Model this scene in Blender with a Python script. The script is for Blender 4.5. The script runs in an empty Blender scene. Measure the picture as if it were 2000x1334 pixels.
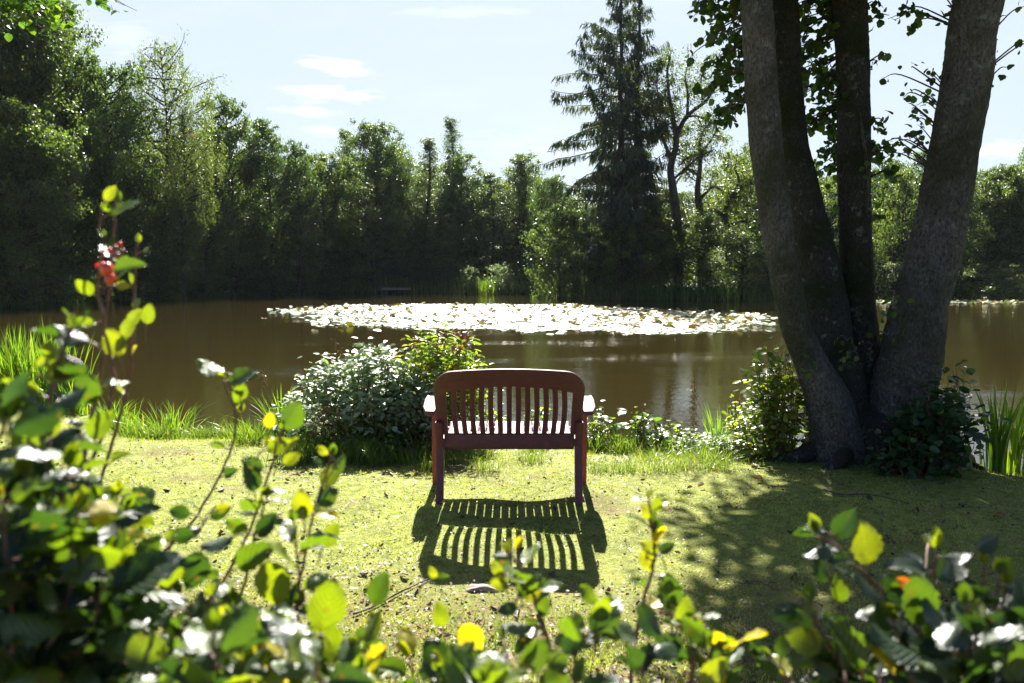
import bpy, math, random
import numpy as np
from mathutils import Vector, noise as mnoise

# ------------------------------------------------------------------ camera, world, sun
S = bpy.context.scene
COL = S.collection
F = 1556.0; PITCH = math.radians(5.21); CAMH = 1.55
cp, sp = math.cos(PITCH), math.sin(PITCH)
cam_d = bpy.data.cameras.new('camera'); cam = bpy.data.objects.new('camera', cam_d); COL.objects.link(cam)
cam_d.sensor_width = 36; cam_d.lens = 36 * F / 2000; cam_d.clip_start = 0.05; cam_d.clip_end = 3000
cam.location = (0, 0, CAMH); cam.rotation_euler = (math.radians(90) - PITCH, 0, 0)
cam_d.dof.use_dof = True; cam_d.dof.focus_distance = 8.0; cam_d.dof.aperture_fstop = 4.0
S.camera = cam
SUN_EL = math.radians(42.5)
wd = bpy.data.worlds.new('World'); S.world = wd; wd.use_nodes = True
sun_d = bpy.data.lights.new('sun', 'SUN'); sun_d.energy = 5.0; sun_d.angle = math.radians(0.5); sun_d.color = (1, .95, .87)
sun = bpy.data.objects.new('sun', sun_d); COL.objects.link(sun)
sun.location = (0, 30, 40)
sun.rotation_euler = Vector((0, -math.cos(SUN_EL), -math.sin(SUN_EL))).to_track_quat('-Z', 'Y').to_euler()
S.view_settings.view_transform = 'Standard'; S.view_settings.look = 'None'
S.view_settings.exposure = 2.12; S.view_settings.gamma = 1.0
S.render.engine = 'CYCLES'
cy = S.cycles
cy.max_bounces = 6; cy.diffuse_bounces = 3; cy.glossy_bounces = 3; cy.transmission_bounces = 4; cy.transparent_max_bounces = 4
cy.caustics_reflective = False; cy.caustics_refractive = False; cy.use_denoising = True
cy.sample_clamp_indirect = 6.0; cy.sample_clamp_direct = 0

def ray(x, y):
    u = (x - 1000) / F; v = (667 - y) / F
    return np.array((u, cp + v * sp, -sp + v * cp))
def at(x, y, D):                                   # point seen at (x, y) of the photograph, D metres ahead
    d = ray(x, y); k = D / d[1]
    return np.array((d[0] * k, D, CAMH + d[2] * k))
def ground_at(x, y, z=0.0):
    d = ray(x, y); k = (z - CAMH) / d[2]
    return np.array((d[0] * k, d[1] * k, z))

# ---- node helper
class NT:
    def __init__(s, tree): s.t = tree; s.t.nodes.clear()
    def n(s, typ, **kw):
        nd = s.t.nodes.new(typ)
        for k, v in kw.items(): setattr(nd, k, v)
        return nd
    def put(s, sock, v):
        if isinstance(v, bpy.types.NodeSocket): s.t.links.new(v, sock)
        else:
            if isinstance(v, (tuple, list)) and len(v) == 3 and sock.type == 'RGBA': v = (*v, 1)
            sock.default_value = v
    def math(s, op, a, b=0.0, c=0.0, clamp=False):
        m = s.n('ShaderNodeMath', operation=op, use_clamp=clamp)
        for i, v in enumerate((a, b, c)): s.put(m.inputs[i], v)
        return m.outputs[0]
    def mix(s, f, a, b, blend='MIX'):
        m = s.n('ShaderNodeMix', data_type='RGBA', blend_type=blend)
        s.put(m.inputs[0], f); s.put(m.inputs[6], a); s.put(m.inputs[7], b)
        return m.outputs[2]
    def noise(s, vec, scale, detail=3, rough=.55, dist=0.0):
        m = s.n('ShaderNodeTexNoise'); 
        if vec is not None: s.put(m.inputs['Vector'], vec)
        s.put(m.inputs['Scale'], scale); s.put(m.inputs['Detail'], detail); s.put(m.inputs['Roughness'], rough); s.put(m.inputs['Distortion'], dist)
        return m.outputs['Fac']
    def ramp(s, f, stops, interp='LINEAR'):
        m = s.n('ShaderNodeValToRGB'); m.color_ramp.interpolation = interp
        e = m.color_ramp.elements
        while len(e) < len(stops): e.new(.5)
        for el, (p, c) in zip(e, stops):
            el.position = p; el.color = (*c, 1) if len(c) == 3 else c
        s.put(m.inputs[0], f); return m.outputs[0]
    def mapping(s, vec, scale):
        m = s.n('ShaderNodeMapping'); s.put(m.inputs['Vector'], vec); m.inputs['Scale'].default_value = scale
        return m.outputs[0]
    def bump(s, h, strength, dist):
        m = s.n('ShaderNodeBump'); s.put(m.inputs['Height'], h); s.put(m.inputs['Strength'], strength); s.put(m.inputs['Distance'], dist)
        return m.outputs[0]

# ---- world: sky with a few thin bright clouds fixed in direction space
w = NT(wd.node_tree)
sky = w.n('ShaderNodeTexSky', sky_type='NISHITA', sun_disc=False)
sky.sun_elevation = SUN_EL; sky.sun_rotation = 0.0; sky.air_density = 1.0; sky.dust_density = 0.6; sky.ozone_density = 1.6
tc = w.n('ShaderNodeTexCoord'); sx = w.n('ShaderNodeSeparateXYZ'); w.put(sx.inputs[0], tc.outputs['Generated'])
ya = w.math('MAXIMUM', sx.outputs[1], .02)
ga = w.math('DIVIDE', sx.outputs[0], ya); ge = w.math('DIVIDE', sx.outputs[2], ya)
cmb = w.n('ShaderNodeCombineXYZ'); w.put(cmb.inputs[0], ga); w.put(cmb.inputs[1], w.math('MULTIPLY', ge, 5.0))
nz = w.noise(cmb.outputs[0], 16.0, 8, .68, .6); nz2 = w.noise(cmb.outputs[0], 1.7, 5, .6)
acc = None
for (x, y, rx, ry, a, sl) in [(668, 131, 88, 21, 1, -.14), (640, 184, 108, 20, 1, -.02), (605, 218, 75, 12, .75, -.05), (625, 256, 66, 15, .5, 0),
                          (1960, 292, 95, 18, .9, .0), (905, 22, 130, 16, .3, 0), (240, 75, 90, 40, .35, 0), (1100, 290, 240, 60, .25, 0)]:
    d = ray(x, y); u0, e0 = d[0] / d[1], d[2] / d[1]
    q = w.math('ADD', w.math('POWER', w.math('ABSOLUTE', w.math('DIVIDE', w.math('SUBTRACT', ga, u0), rx / F)), 1.6),
               w.math('POWER', w.math('ABSOLUTE', w.math('DIVIDE', w.math('SUBTRACT', w.math('SUBTRACT', ge, e0), w.math('MULTIPLY', w.math('SUBTRACT', ga, u0), sl)), ry / F)), 1.6))
    m = w.math('ADD', w.math('SUBTRACT', 1.0, q), w.math('MULTIPLY', w.math('SUBTRACT', nz, .52), 4.2))
    m = w.math('MULTIPLY', w.math('MULTIPLY', m, .55, clamp=True), a)
    acc = m if acc is None else w.math('MAXIMUM', acc, m)
thin = w.math('MULTIPLY', w.math('SUBTRACT', nz2, .5, clamp=True), .5)
acc = w.math('MULTIPLY', w.math('MAXIMUM', acc, thin), w.math('GREATER_THAN', sx.outputs[1], .05), clamp=True)
skyc = w.mix(1.0, sky.outputs[0], (.46, .53, .66), 'MULTIPLY')
fwd = w.math('MULTIPLY', w.math('MULTIPLY', sx.outputs[1], 2.0, clamp=True), .82)      # whitish haze on the sun's side of the sky
skyc = w.mix(fwd, skyc, (3.95, 4.42, 4.85))
skc = w.mix(acc, skyc, (7, 7.2, 7.4))
bg = w.n('ShaderNodeBackground'); w.put(bg.inputs[0], skc); bg.inputs[1].default_value = 0.05
wo = w.n('ShaderNodeOutputWorld'); w.t.links.new(bg.outputs[0], wo.inputs[0])

# ------------------------------------------------------------------ mesh helpers
def tag(o, label=None, cat=None, group=None, kind=None):
    if label: o['label'] = label
    if cat: o['category'] = cat
    if group: o['group'] = group
    if kind: o['kind'] = kind
    return o
def empty(name, loc, label, cat, group=None):
    o = bpy.data.objects.new(name, None); COL.objects.link(o); o.location = tuple(float(v) for v in loc); o.empty_display_size = .2
    return tag(o, label, cat, group)

class MB:
    """collects polygons (numpy blocks) and builds one mesh object"""
    def __init__(s): s.v = []; s.f = []; s.uv = []; s.r = []; s.nv = 0
    def add(s, V, Fc, uv=None, rnd=None):
        V = np.asarray(V, dtype=np.float32).reshape(-1, 3); s.v.append(V)
        for fa in (Fc if isinstance(Fc, list) and len(Fc) and isinstance(Fc[0], np.ndarray) else [np.asarray(Fc)]):
            if fa.size: s.f.append(fa.astype(np.int64) + s.nv)
        s.uv.append(np.zeros((len(V), 2), np.float32) if uv is None else np.asarray(uv, np.float32).reshape(-1, 2))
        s.r.append(np.full(len(V), .5 if rnd is None else rnd, np.float32) if np.isscalar(rnd) or rnd is None else np.asarray(rnd, np.float32))
        s.nv += len(V); return s
    def build(s, name, mat, parent=None, smooth=True, origin=None):
        V = np.concatenate(s.v); 
        off = np.zeros(3)
        if parent is not None and origin is None: off = np.array(root_loc(parent))
        if origin is not None: off = np.array(origin, dtype=float)
        V = V - off.astype(np.float32)
        me = bpy.data.meshes.new(name); me.vertices.add(len(V)); me.vertices.foreach_set('co', V.ravel())
        tot = sum(f.size for f in s.f); npoly = sum(len(f) for f in s.f)
        me.loops.add(tot); me.polygons.add(npoly)
        li = np.concatenate([f.ravel() for f in s.f]).astype(np.int32)
        me.loops.foreach_set('vertex_index', li)
        lens = np.concatenate([np.full(len(f), f.shape[1], np.int32) for f in s.f])
        st = np.zeros(npoly, np.int32); st[1:] = np.cumsum(lens)[:-1]
        me.polygons.foreach_set('loop_start', st); me.polygons.foreach_set('loop_total', lens)
        me.polygons.foreach_set('use_smooth', np.full(npoly, smooth, bool))
        uvl = me.uv_layers.new(name='UVMap'); uvl.data.foreach_set('uv', np.concatenate(s.uv)[li].ravel())
        at_ = me.attributes.new('rnd', 'FLOAT', 'POINT'); at_.data.foreach_set('value', np.concatenate(s.r))
        me.update(calc_edges=True); me.validate()
        if mat: me.materials.append(mat)
        o = bpy.data.objects.new(name, me); COL.objects.link(o)
        if parent is not None: o.parent = parent
        if origin is not None and parent is None: o.location = tuple(float(v) for v in origin)
        return o
def root_loc(o):
    l = Vector(o.location)
    while o.parent: o = o.parent; l = l + Vector(o.location)
    return l

def tube(mb, pts, rads, n=8, rnd=.5, cap=True, disp=None):
    pts = np.asarray(pts, float); k = len(pts); rads = np.asarray(rads, float)
    if rads.ndim == 0: rads = np.full(k, float(rads))
    T = np.gradient(pts, axis=0); T /= np.linalg.norm(T, axis=1)[:, None] + 1e-9
    up = np.array((0, 1.0, 0)) if abs(T[0][2]) > .7 else np.array((0, 0, 1.0))
    A = np.cross(T, up); A /= np.linalg.norm(A, axis=1)[:, None] + 1e-9
    B = np.cross(T, A)
    th = np.arange(n) * 2 * math.pi / n
    R = rads[:, None] * np.ones(n)[None, :]
    if disp is not None: R = R * disp(k, n)
    V = pts[:, None, :] + R[:, :, None] * (np.cos(th)[None, :, None] * A[:, None, :] + np.sin(th)[None, :, None] * B[:, None, :])
    i = np.arange(k - 1)[:, None] * n; j = np.arange(n)[None, :]; j2 = (j + 1) % n
    Q = np.stack([i + j, i + j2, i + n + j2, i + n + j], -1).reshape(-1, 4)
    L = np.concatenate([[0], np.cumsum(np.linalg.norm(np.diff(pts, axis=0), axis=1))])
    uv = np.stack([np.tile(np.arange(n) / n, (k, 1)), np.tile(L[:, None], (1, n))], -1)
    mb.add(V.reshape(-1, 3), Q, uv.reshape(-1, 2), rnd)
    if cap:
        mb.f.append((np.arange(n)[::-1][None, :] + mb.nv - k * n).astype(np.int64)); mb.f.append((np.arange(n)[None, :] + mb.nv - n).astype(np.int64))

def smooth_path(pts, m=8):
    pts = np.asarray(pts, float); k = len(pts)
    if k < 3: 
        t = np.linspace(0, 1, m + 1)[:, None]; return pts[0] * (1 - t) + pts[-1] * t
    ext = np.vstack([2 * pts[0] - pts[1], pts, 2 * pts[-1] - pts[-2]]); out = []
    for i in range(k - 1):
        p0, p1, p2, p3 = ext[i:i + 4]
        for t in np.arange(m) / m:
            out.append(.5 * (2 * p1 + (p2 - p0) * t + (2 * p0 - 5 * p1 + 4 * p2 - p3) * t * t + (3 * p1 - p0 - 3 * p2 + p3) * t ** 3))
    out.append(pts[-1]); return np.array(out)

def unit(a): return a / (np.linalg.norm(a, axis=-1, keepdims=True) + 1e-9)
def leaves(mb, tm, P, D, N, sc, rnd, wid=None):
    """template tm=(V,[faces],uv) copied to P with length axis D, normal N, scale sc"""
    TV, TF, TU = tm; P = np.asarray(P, float); n = len(P)
    if n == 0: return
    D = unit(np.asarray(D, float)); N = np.asarray(N, float)
    X = unit(np.cross(D, N)); Z = np.cross(X, D)
    sc = np.broadcast_to(np.asarray(sc, float), (n,)); wid = np.ones(n) if wid is None else np.broadcast_to(wid, (n,))
    V = P[:, None] + sc[:, None, None] * (TV[None, :, 0:1] * wid[:, None, None] * X[:, None] + TV[None, :, 1:2] * D[:, None] + TV[None, :, 2:3] * Z[:, None])
    m = len(TV); base = (np.arange(n) * m)[:, None, None]
    mb.add(V.reshape(-1, 3), [(np.asarray(f)[None] + base).reshape(-1, len(f[0])) for f in TF], np.tile(TU, (n, 1)), np.repeat(np.broadcast_to(rnd, (n,)), m))

def arr(*a): return np.array(a, float)
QUAD = (np.array([(0, 0, 0), (.32, .5, .05), (0, 1, 0), (-.32, .5, .05)], float), [[(0, 1, 2, 3)]], np.array([(.5, 0), (1, .5), (.5, 1), (0, .5)], float))
NEEDLE = (np.array([(0, 0, 0), (.09, .4, .0), (0, 1, 0), (-.09, .4, .0)], float), [[(0, 1, 2, 3)]], QUAD[2])
_v = np.array([(0, 0, 0), (-.26, .2, .06), (-.34, .5, .07), (-.24, .8, .04), (0, 1, -.08), (.24, .8, .04), (.34, .5, .07), (.26, .2, .06), (0, .5, 0)], float)
MID = (_v, [[(0, 8, 2, 1), (8, 4, 3, 2), (0, 7, 6, 8), (8, 6, 5, 4)]], np.stack([_v[:, 0] / .7 + .5, _v[:, 1]], -1))
def near_leaf(rows=13, cols=7, w=.33, curl=.16, rip=.02, fold=.10, seed=0):
    rg = np.random.default_rng(seed); V = []; U = []
    ph = rg.uniform(0, 6, 3)
    for i in range(rows):
        t = i / (rows - 1)
        ww = w * (math.sin(math.pi * min(1, t) ** .82) ** .72 if 0 < t < 1 else .012)
        for j in range(cols):
            s = -1 + 2 * j / (cols - 1)
            e = 1 + (.085 * (1 if i % 2 else -1) if abs(s) == 1 and 0 < i < rows - 1 else 0)
            z = fold * abs(s) * ww / w - curl * t * t + rip * math.sin(22 * (t + .35 * abs(s)) + ph[0]) * (abs(s) ** .7) + .035 * math.sin(5 * t + 2.2 * s + ph[1])
            V.append((ww * s * e, t - .05 * abs(s) * 0 , z)); U.append((.5 + .5 * s, t))
    Fc = [(i * cols + j, i * cols + j + 1, (i + 1) * cols + j + 1, (i + 1) * cols + j) for i in range(rows - 1) for j in range(cols - 1)]
    return (np.array(V, float), [Fc], np.array(U, float))
NEAR = [near_leaf(seed=1), near_leaf(w=.38, curl=-.1, fold=-.12, seed=2), near_leaf(w=.29, curl=.38, rip=.035, fold=.26, seed=3), near_leaf(w=.36, curl=.05, rip=.025, fold=.05, seed=4), near_leaf(rows=15, w=.26, curl=-.25, rip=.04, fold=.3, seed=6), near_leaf(w=.34, curl=.5, rip=.03, fold=-.2, seed=8)]
ROUND = near_leaf(rows=7, cols=5, w=.44, curl=.12, rip=.015, fold=.1, seed=7)

def blades(mb, P, H, lean, width, rg, segs=3, rnd=None, curve=1.0):
    """grass blades: P base points (n,3), H heights, lean (n,2) tip offset in xy"""
    n = len(P); H = np.broadcast_to(H, (n,)); az = rg.uniform(0, 2 * math.pi, n); side = np.stack([np.cos(az), np.sin(az), np.zeros(n)], -1)
    width = np.broadcast_to(width, (n,)); L = np.concatenate([lean, np.zeros((n, 1))], 1)
    rows = []
    for k in range(segs + 1):
        t = k / segs; c = P + L * (t ** (1 + curve))[..., None] if False else P + L * (t ** (1 + curve)) + np.stack([np.zeros(n), np.zeros(n), H * (t - .25 * curve * t ** 3 * (np.linalg.norm(lean, axis=1) / (H + 1e-6)).clip(0, 1.6))], -1)
        if k < segs: w_ = (width * (1 - .55 * t))[:, None]; rows += [c - side * w_ / 2, c + side * w_ / 2]
        else: rows.append(c)
    m = 2 * segs + 1; V = np.stack(rows, 1).reshape(-1, 3); b = (np.arange(n) * m)[:, None, None]
    fs = [(np.array([[2 * k, 2 * k + 1, 2 * k + 3, 2 * k + 2] for k in range(segs - 1)])[None] + b).reshape(-1, 4)] if segs > 1 else []
    fs.append((np.array([[2 * segs - 2, 2 * segs - 1, 2 * segs]])[None] + b).reshape(-1, 3))
    tt = np.array(sum([[k / segs, k / segs] for k in range(segs)], []) + [1.0])
    uv = np.stack([np.tile(.5 + 0 * tt, n), np.tile(tt, n)], -1)
    r = rg.uniform(0, 1, n) if rnd is None else rnd
    mb.add(V, fs, uv, np.repeat(r, m))

# ------------------------------------------------------------------ materials
def newmat(name):
    m = bpy.data.materials.new(name); m.use_nodes = True; return m, NT(m.node_tree)
def leafmat(name, stops, trans=.45, rough=.38, tmul=(1.9, 2.3, .6), vein=False, spec=.5, vscale=0.0):
    m, t = newmat(name)
    a = t.n('ShaderNodeAttribute', attribute_name='rnd')
    oi = t.n('ShaderNodeObjectInfo')
    f = a.outputs['Fac']
    col = t.ramp(f, stops)
    if vscale:
        col = t.mix(t.math('MULTIPLY', oi.outputs['Random'], vscale), col, t.mix(1.0, col, (1.5, 1.2, .8), 'MULTIPLY'))
    bs = t.n('ShaderNodeBsdfPrincipled')
    if vein:
        uv = t.n('ShaderNodeUVMap'); s = t.n('ShaderNodeSeparateXYZ'); t.put(s.inputs[0], uv.outputs[0])
        au = t.math('ABSOLUTE', t.math('SUBTRACT', s.outputs[0], .5))
        wv = t.math('SINE', t.math('MULTIPLY', t.math('SUBTRACT', s.outputs[1], t.math('MULTIPLY', au, .8)), 50.0))
        vn = t.math('MAXIMUM', t.math('POWER', t.math('ABSOLUTE', t.math('MAXIMUM', wv, 0.0)), 2.5), t.math('LESS_THAN', au, .02))
        nn = t.noise(t.n('ShaderNodeTexCoord').outputs['Object'], 60, 3)
        col = t.mix(t.math('MULTIPLY', nn, .5), col, t.mix(1.0, col, (.6, .7, .5), 'MULTIPLY'))
        spots = t.ramp(t.noise(t.n('ShaderNodeTexCoord').outputs['Object'], 85, 2, .5), [(.69, (0, 0, 0)), (.72, (1, 1, 1))]); col = t.mix(spots, col, G(.12, .06, .025))
        col = t.mix(t.math('MULTIPLY', t.math('LESS_THAN', au, .025), .6), col, t.mix(1.0, col, (2.2, 2.0, 1.6), 'MULTIPLY'))
        tcol = t.mix(1.0, col, tmul, 'MULTIPLY'); tcol = t.mix(t.math('MULTIPLY', vn, .9), tcol, t.mix(1.0, tcol, (.35, .45, .35), 'MULTIPLY'))
        t.put(bs.inputs['Normal'], t.bump(vn, .8, .0015))
    else: tcol = t.mix(1.0, col, tmul, 'MULTIPLY')
    t.put(bs.inputs['Base Color'], col); bs.inputs['Roughness'].default_value = rough; bs.inputs['Specular IOR Level'].default_value = spec
    tr = t.n('ShaderNodeBsdfTranslucent'); t.put(tr.inputs[0], tcol)
    mx = t.n('ShaderNodeMixShader'); mx.inputs[0].default_value = trans
    t.t.links.new(bs.outputs[0], mx.inputs[1]); t.t.links.new(tr.outputs[0], mx.inputs[2])
    o = t.n('ShaderNodeOutputMaterial'); t.t.links.new(mx.outputs[0], o.inputs[0]); return m
def surf(name, colfn, rough=.6, spec=.5, bump=None, metal=0, coat=0):
    m, t = newmat(name); b = t.n('ShaderNodeBsdfPrincipled'); tco = t.n('ShaderNodeTexCoord')
    t.put(b.inputs['Base Color'], colfn(t, tco)); t.put(b.inputs['Roughness'], rough(t, tco) if callable(rough) else rough)
    b.inputs['Specular IOR Level'].default_value = spec; b.inputs['Metallic'].default_value = metal; b.inputs['Coat Weight'].default_value = coat
    if bump: t.put(b.inputs['Normal'], bump(t, tco))
    o = t.n('ShaderNodeOutputMaterial'); t.t.links.new(b.outputs[0], o.inputs[0]); return m

G = lambda *a: tuple(a)
M = {}
M['far_leaf'] = leafmat('far_leaf', [(0, G(.035, .055, .022)), (.5, G(.055, .085, .028)), (.85, G(.085, .12, .03)), (1, G(.16, .17, .05))], .48, .44, (2.0, 2.35, .75), vscale=.6, spec=.6)
M['far_light'] = leafmat('far_light', [(0, G(.05, .075, .026)), (.6, G(.08, .11, .032)), (1, G(.15, .165, .05))], .48, .46, (1.7, 1.95, .75), vscale=.4)
M['birch_leaf'] = leafmat('birch_leaf', [(0, G(.07, .09, .03)), (.6, G(.10, .12, .04)), (1, G(.16, .16, .06))], .42, .5)
M['willow_leaf'] = leafmat('willow_leaf', [(0, G(.10, .14, .06)), (1, G(.2, .24, .11))], .45, .45, (1.6, 1.8, .8), spec=.8)
M['needles'] = leafmat('needles', [(0, G(.022, .036, .018)), (.7, G(.04, .058, .026)), (1, G(.08, .09, .04))], .3, .5, (1.6, 1.8, .7))
M['red_leaf'] = leafmat('red_leaf', [(0, G(.30, .05, .015)), (1, G(.45, .10, .02))], .4, .4, (1.3, 1.0, .6))
M['alder_leaf'] = leafmat('alder_leaf', [(0, G(.03, .06, .016)), (.7, G(.055, .10, .022)), (1, G(.11, .16, .025))], .46, .35)
M['hedge_leaf'] = leafmat('hedge_leaf', [(0, G(.012, .03, .014)), (.35, G(.028, .062, .02)), (.65, G(.085, .14, .016)), (.84, G(.16, .2, .014)), (.93, G(.28, .27, .015)), (1, G(.5, .38, .015))], .40, .36, (2.5, 2.4, .45), vein=True, spec=1.0)
M['hedge_red'] = leafmat('hedge_red', [(0, G(.35, .03, .02)), (1, G(.5, .05, .02))], .4, .3, (1.6, .9, .6))
M['silver_leaf'] = leafmat('silver_leaf', [(0, G(.15, .20, .11)), (.7, G(.27, .33, .21)), (1, G(.32, .38, .22))], .36, .52, (1.4, 1.6, .8), spec=1.0)
M['lance_leaf'] = leafmat('lance_leaf', [(0, G(.10, .15, .03)), (.7, G(.16, .2, .04)), (1, G(.32, .2, .05))], .45, .35)
M['red_pod'] = leafmat('red_pod', [(0, G(.25, .03, .04)), (1, G(.4, .06, .08))], .3, .4, (1.2, .9, .8))
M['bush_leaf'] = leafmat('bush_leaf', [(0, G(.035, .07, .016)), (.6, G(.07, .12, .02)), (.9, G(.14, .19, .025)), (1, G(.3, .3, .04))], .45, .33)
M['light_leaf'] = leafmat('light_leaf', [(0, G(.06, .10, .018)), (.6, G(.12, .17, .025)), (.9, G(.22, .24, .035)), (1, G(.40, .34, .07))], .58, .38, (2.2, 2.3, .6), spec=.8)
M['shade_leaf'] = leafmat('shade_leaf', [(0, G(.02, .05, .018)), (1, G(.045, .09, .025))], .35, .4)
M['reed'] = leafmat('reed', [(0, G(.05, .10, .02)), (.7, G(.11, .19, .025)), (.92, G(.16, .22, .03)), (1, G(.35, .26, .10))], .45, .35, (2.0, 2.2, .5))
M['lawn_blade'] = leafmat('lawn_blade', [(0, G(.09, .12, .02)), (.4, G(.23, .275, .05)), (.85, G(.39, .42, .10)), (1, G(.48, .42, .22))], .45, .5, (1.6, 1.7, .55), spec=.9)
M['bank_blade'] = leafmat('bank_blade', [(0, G(.045, .085, .018)), (.6, G(.10, .15, .025)), (.92, G(.17, .21, .04)), (1, G(.36, .32, .18))], .42, .38, (1.8, 2.0, .5))
M['dry'] = leafmat('dry', [(0, G(.05, .025, .015)), (.6, G(.13, .065, .035)), (1, G(.34, .24, .17))], .2, .5, (1.2, 1.1, .9))
M['dry_fern'] = leafmat('dry_fern', [(0, G(.22, .06, .03)), (1, G(.36, .13, .07))], .3, .6, (1.2, 1, .8))
M['yellow_leaf'] = leafmat('yellow_leaf', [(0, G(.5, .3, .02)), (1, G(.6, .16, .02))], .4, .4, (1.2, 1.1, .6))
M['pad'] = leafmat('pad', [(0, G(.05, .10, .03)), (.8, G(.10, .16, .05)), (.9, G(.3, .26, .05)), (1, G(.26, .10, .04))], .12, .46, (1.3, 1.4, .6), spec=.42)
M['petal'] = surf('petal', lambda t, c: (.8, .8, .78), .4)
M['pink'] = surf('pink', lambda t, c: (.6, .08, .3), .5)
M['yellow_flower'] = surf('yellow_flower', lambda t, c: (.75, .55, .02), .5)

def bark(name, c1, c2, moss, mossamt, zs=.25, sc=26, bd=.012):
    def colf(t, c):
        v = t.mapping(c.outputs['Object'], (1, 1, zs))
        n1 = t.noise(v, sc, 6, .7, .4); n2 = t.noise(c.outputs['Object'], 2.2, 4, .6); n3 = t.noise(c.outputs['Object'], 9, 4, .7)
        base = t.ramp(n1, [(.3, c1), (.7, c2)])
        base = t.mix(t.ramp(n3, [(.58, (0, 0, 0)), (.68, (1, 1, 1))]), base, t.mix(.6, base, G(.42, .43, .38)))
        mk = t.math('MULTIPLY', t.ramp(n2, [(.42, (0, 0, 0)), (.6, (1, 1, 1))]), mossamt)
        return t.mix(mk, base, moss)
    def bf(t, c):
        v = t.mapping(c.outputs['Object'], (1, 1, zs)); n1 = t.noise(v, sc, 6, .75, .5)
        vo = t.n('ShaderNodeTexVoronoi', feature='DISTANCE_TO_EDGE'); t.put(vo.inputs['Vector'], v); vo.inputs['Scale'].default_value = sc * .9
        h = t.math('ADD', n1, t.math('MULTIPLY', t.math('MINIMUM', vo.outputs[0], .25), 2.5))
        return t.bump(h, .9, bd)
    return surf(name, colf, .85, .3, bf)
M['bark'] = bark('bark', G(.035, .030, .028), G(.27, .245, .23), G(.050, .056, .02), .75, .5, 52, .04)
M['mossy_bark'] = bark('mossy_bark', G(.018, .015, .012), G(.11, .10, .08), G(.030, .038, .010), 1.0, .55, 60, .035)
M['far_bark'] = surf('far_bark', lambda t, c: t.ramp(t.noise(t.mapping(c.outputs['Object'], (1, 1, .2)), 6, 3), [(.3, G(.03, .024, .018)), (.7, G(.09, .075, .06))]), .9, .2)
M['twig'] = surf('twig', lambda t, c: t.ramp(t.noise(c.outputs['Object'], 30, 3), [(.3, G(.10, .04, .03)), (.7, G(.24, .12, .08))]), .5, .4)
M['stick'] = surf('stick', lambda t, c: t.ramp(t.noise(c.outputs['Object'], 40, 4), [(.3, G(.06, .04, .03)), (.7, G(.2, .15, .11))]), .8, .3)
M['stone'] = surf('stone', lambda t, c: t.ramp(t.noise(c.outputs['Object'], 25, 5), [(.3, G(.2, .15, .12)), (.7, G(.45, .36, .31))]), .8, .3, lambda t, c: t.bump(t.noise(c.outputs['Object'], 60, 5), .6, .01))

def wood_col(t, c):
    v = t.mapping(c.outputs['Object'], (3, 14, 3)); n = t.noise(v, 6, 6, .65, .8); n2 = t.noise(c.outputs['Object'], 5, 3)
    b = t.ramp(n, [(.3, G(.055, .012, .03)), (.55, G(.10, .021, .048)), (.75, G(.15, .04, .075))])
    return t.mix(t.math('MULTIPLY', n2, .3), b, G(.15, .065, .085))
M['bench_wood'] = surf('bench_wood', wood_col, lambda t, c: t.math('MULTIPLY_ADD', t.noise(c.outputs['Object'], 12, 4), .25, .40), .45,
                       lambda t, c: t.bump(t.noise(t.mapping(c.outputs['Object'], (3, 14, 3)), 12, 6, .7), .25, .004))

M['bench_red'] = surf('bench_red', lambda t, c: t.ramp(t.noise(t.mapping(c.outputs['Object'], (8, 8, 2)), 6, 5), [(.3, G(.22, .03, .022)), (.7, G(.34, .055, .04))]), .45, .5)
# ------------------------------------------------------------------ ground and water
def interp(x, xs, ys): return np.interp(x, xs, ys)
WZ = -0.45
def y_far(u): return interp(u, [-2, -1.3, -1, -.643, -.514, -.44, -.366, -.085, -.066, .004, .02, .045, .07, .1, .3, .36, .45, .643, 1.0, 1.5, 2.5],
                            [8, 20, 30, 41.5, 52, 60, 66, 67, 62, 62, 66, 65, 56, 53, 50, 54, 60, 53, 46, 30, 8])
def y_near(X): 
    e = interp(X, [-14, -8, -5, -3.4, -2.4, -1.2, 0, 1.2, 2.2, 3.2, 3.8, 5, 8, 20], [14, 11.5, 9.0, 7.75, 7.5, 7.45, 7.3, 7.0, 7.0, 7.4, 6.5, 6.2, 6.6, 9])
    return e + .12 * np.sin(X * 2.3 + 1) + .06 * np.sin(X * 6.1)
def height(X, Y):
    n = .03 * np.sin(X * 1.3 + .4) * np.sin(Y * 1.1) + .012 * np.sin(X * 4.1 + Y * 2.2) + .008 * np.sin(X * 9.3 - Y * 7.7)
    near = y_near(X); d1 = Y - near
    hn = n * np.clip(-d1, 0, 1) + np.where(d1 < 0, -.10 * np.clip(1 + d1 / .9, 0, 1) ** 2, np.maximum(-.10 - 1.5 * d1, -1.3))
    u = X / np.maximum(Y, .5); d2 = Y - y_far(u)
    nb = .35 * np.sin(X * .31 + 2) * np.sin(Y * .23) + .2 * np.sin(X * .9 + Y * .6)
    hf = np.where(d2 < 0, np.maximum(-.6 + .5 * d2, -1.3), np.minimum(-.6 + .55 * d2, 0.25 + .035 * np.minimum(d2, 80) + .11 * np.clip(d2 - 10, 0, 60)) + nb * np.clip(d2 / 6, 0, 1))
    pond = (d1 > 0)
    # behind the camera and under it: plain lawn
    return np.where(Y < 1, n, np.where(pond, np.maximum(hn, hf), hn))
def axis(lo, hi, c, fine, grow):
    out = [c]; s = fine
    x = c
    while x < hi: x += s; s *= grow if abs(x - c) > 8 else 1; out.append(x)
    x = c; s = fine; left = []
    while x > lo: x -= s; s *= grow if abs(x - c) > 8 else 1; left.append(x)
    return np.array(left[::-1] + out)
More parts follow.
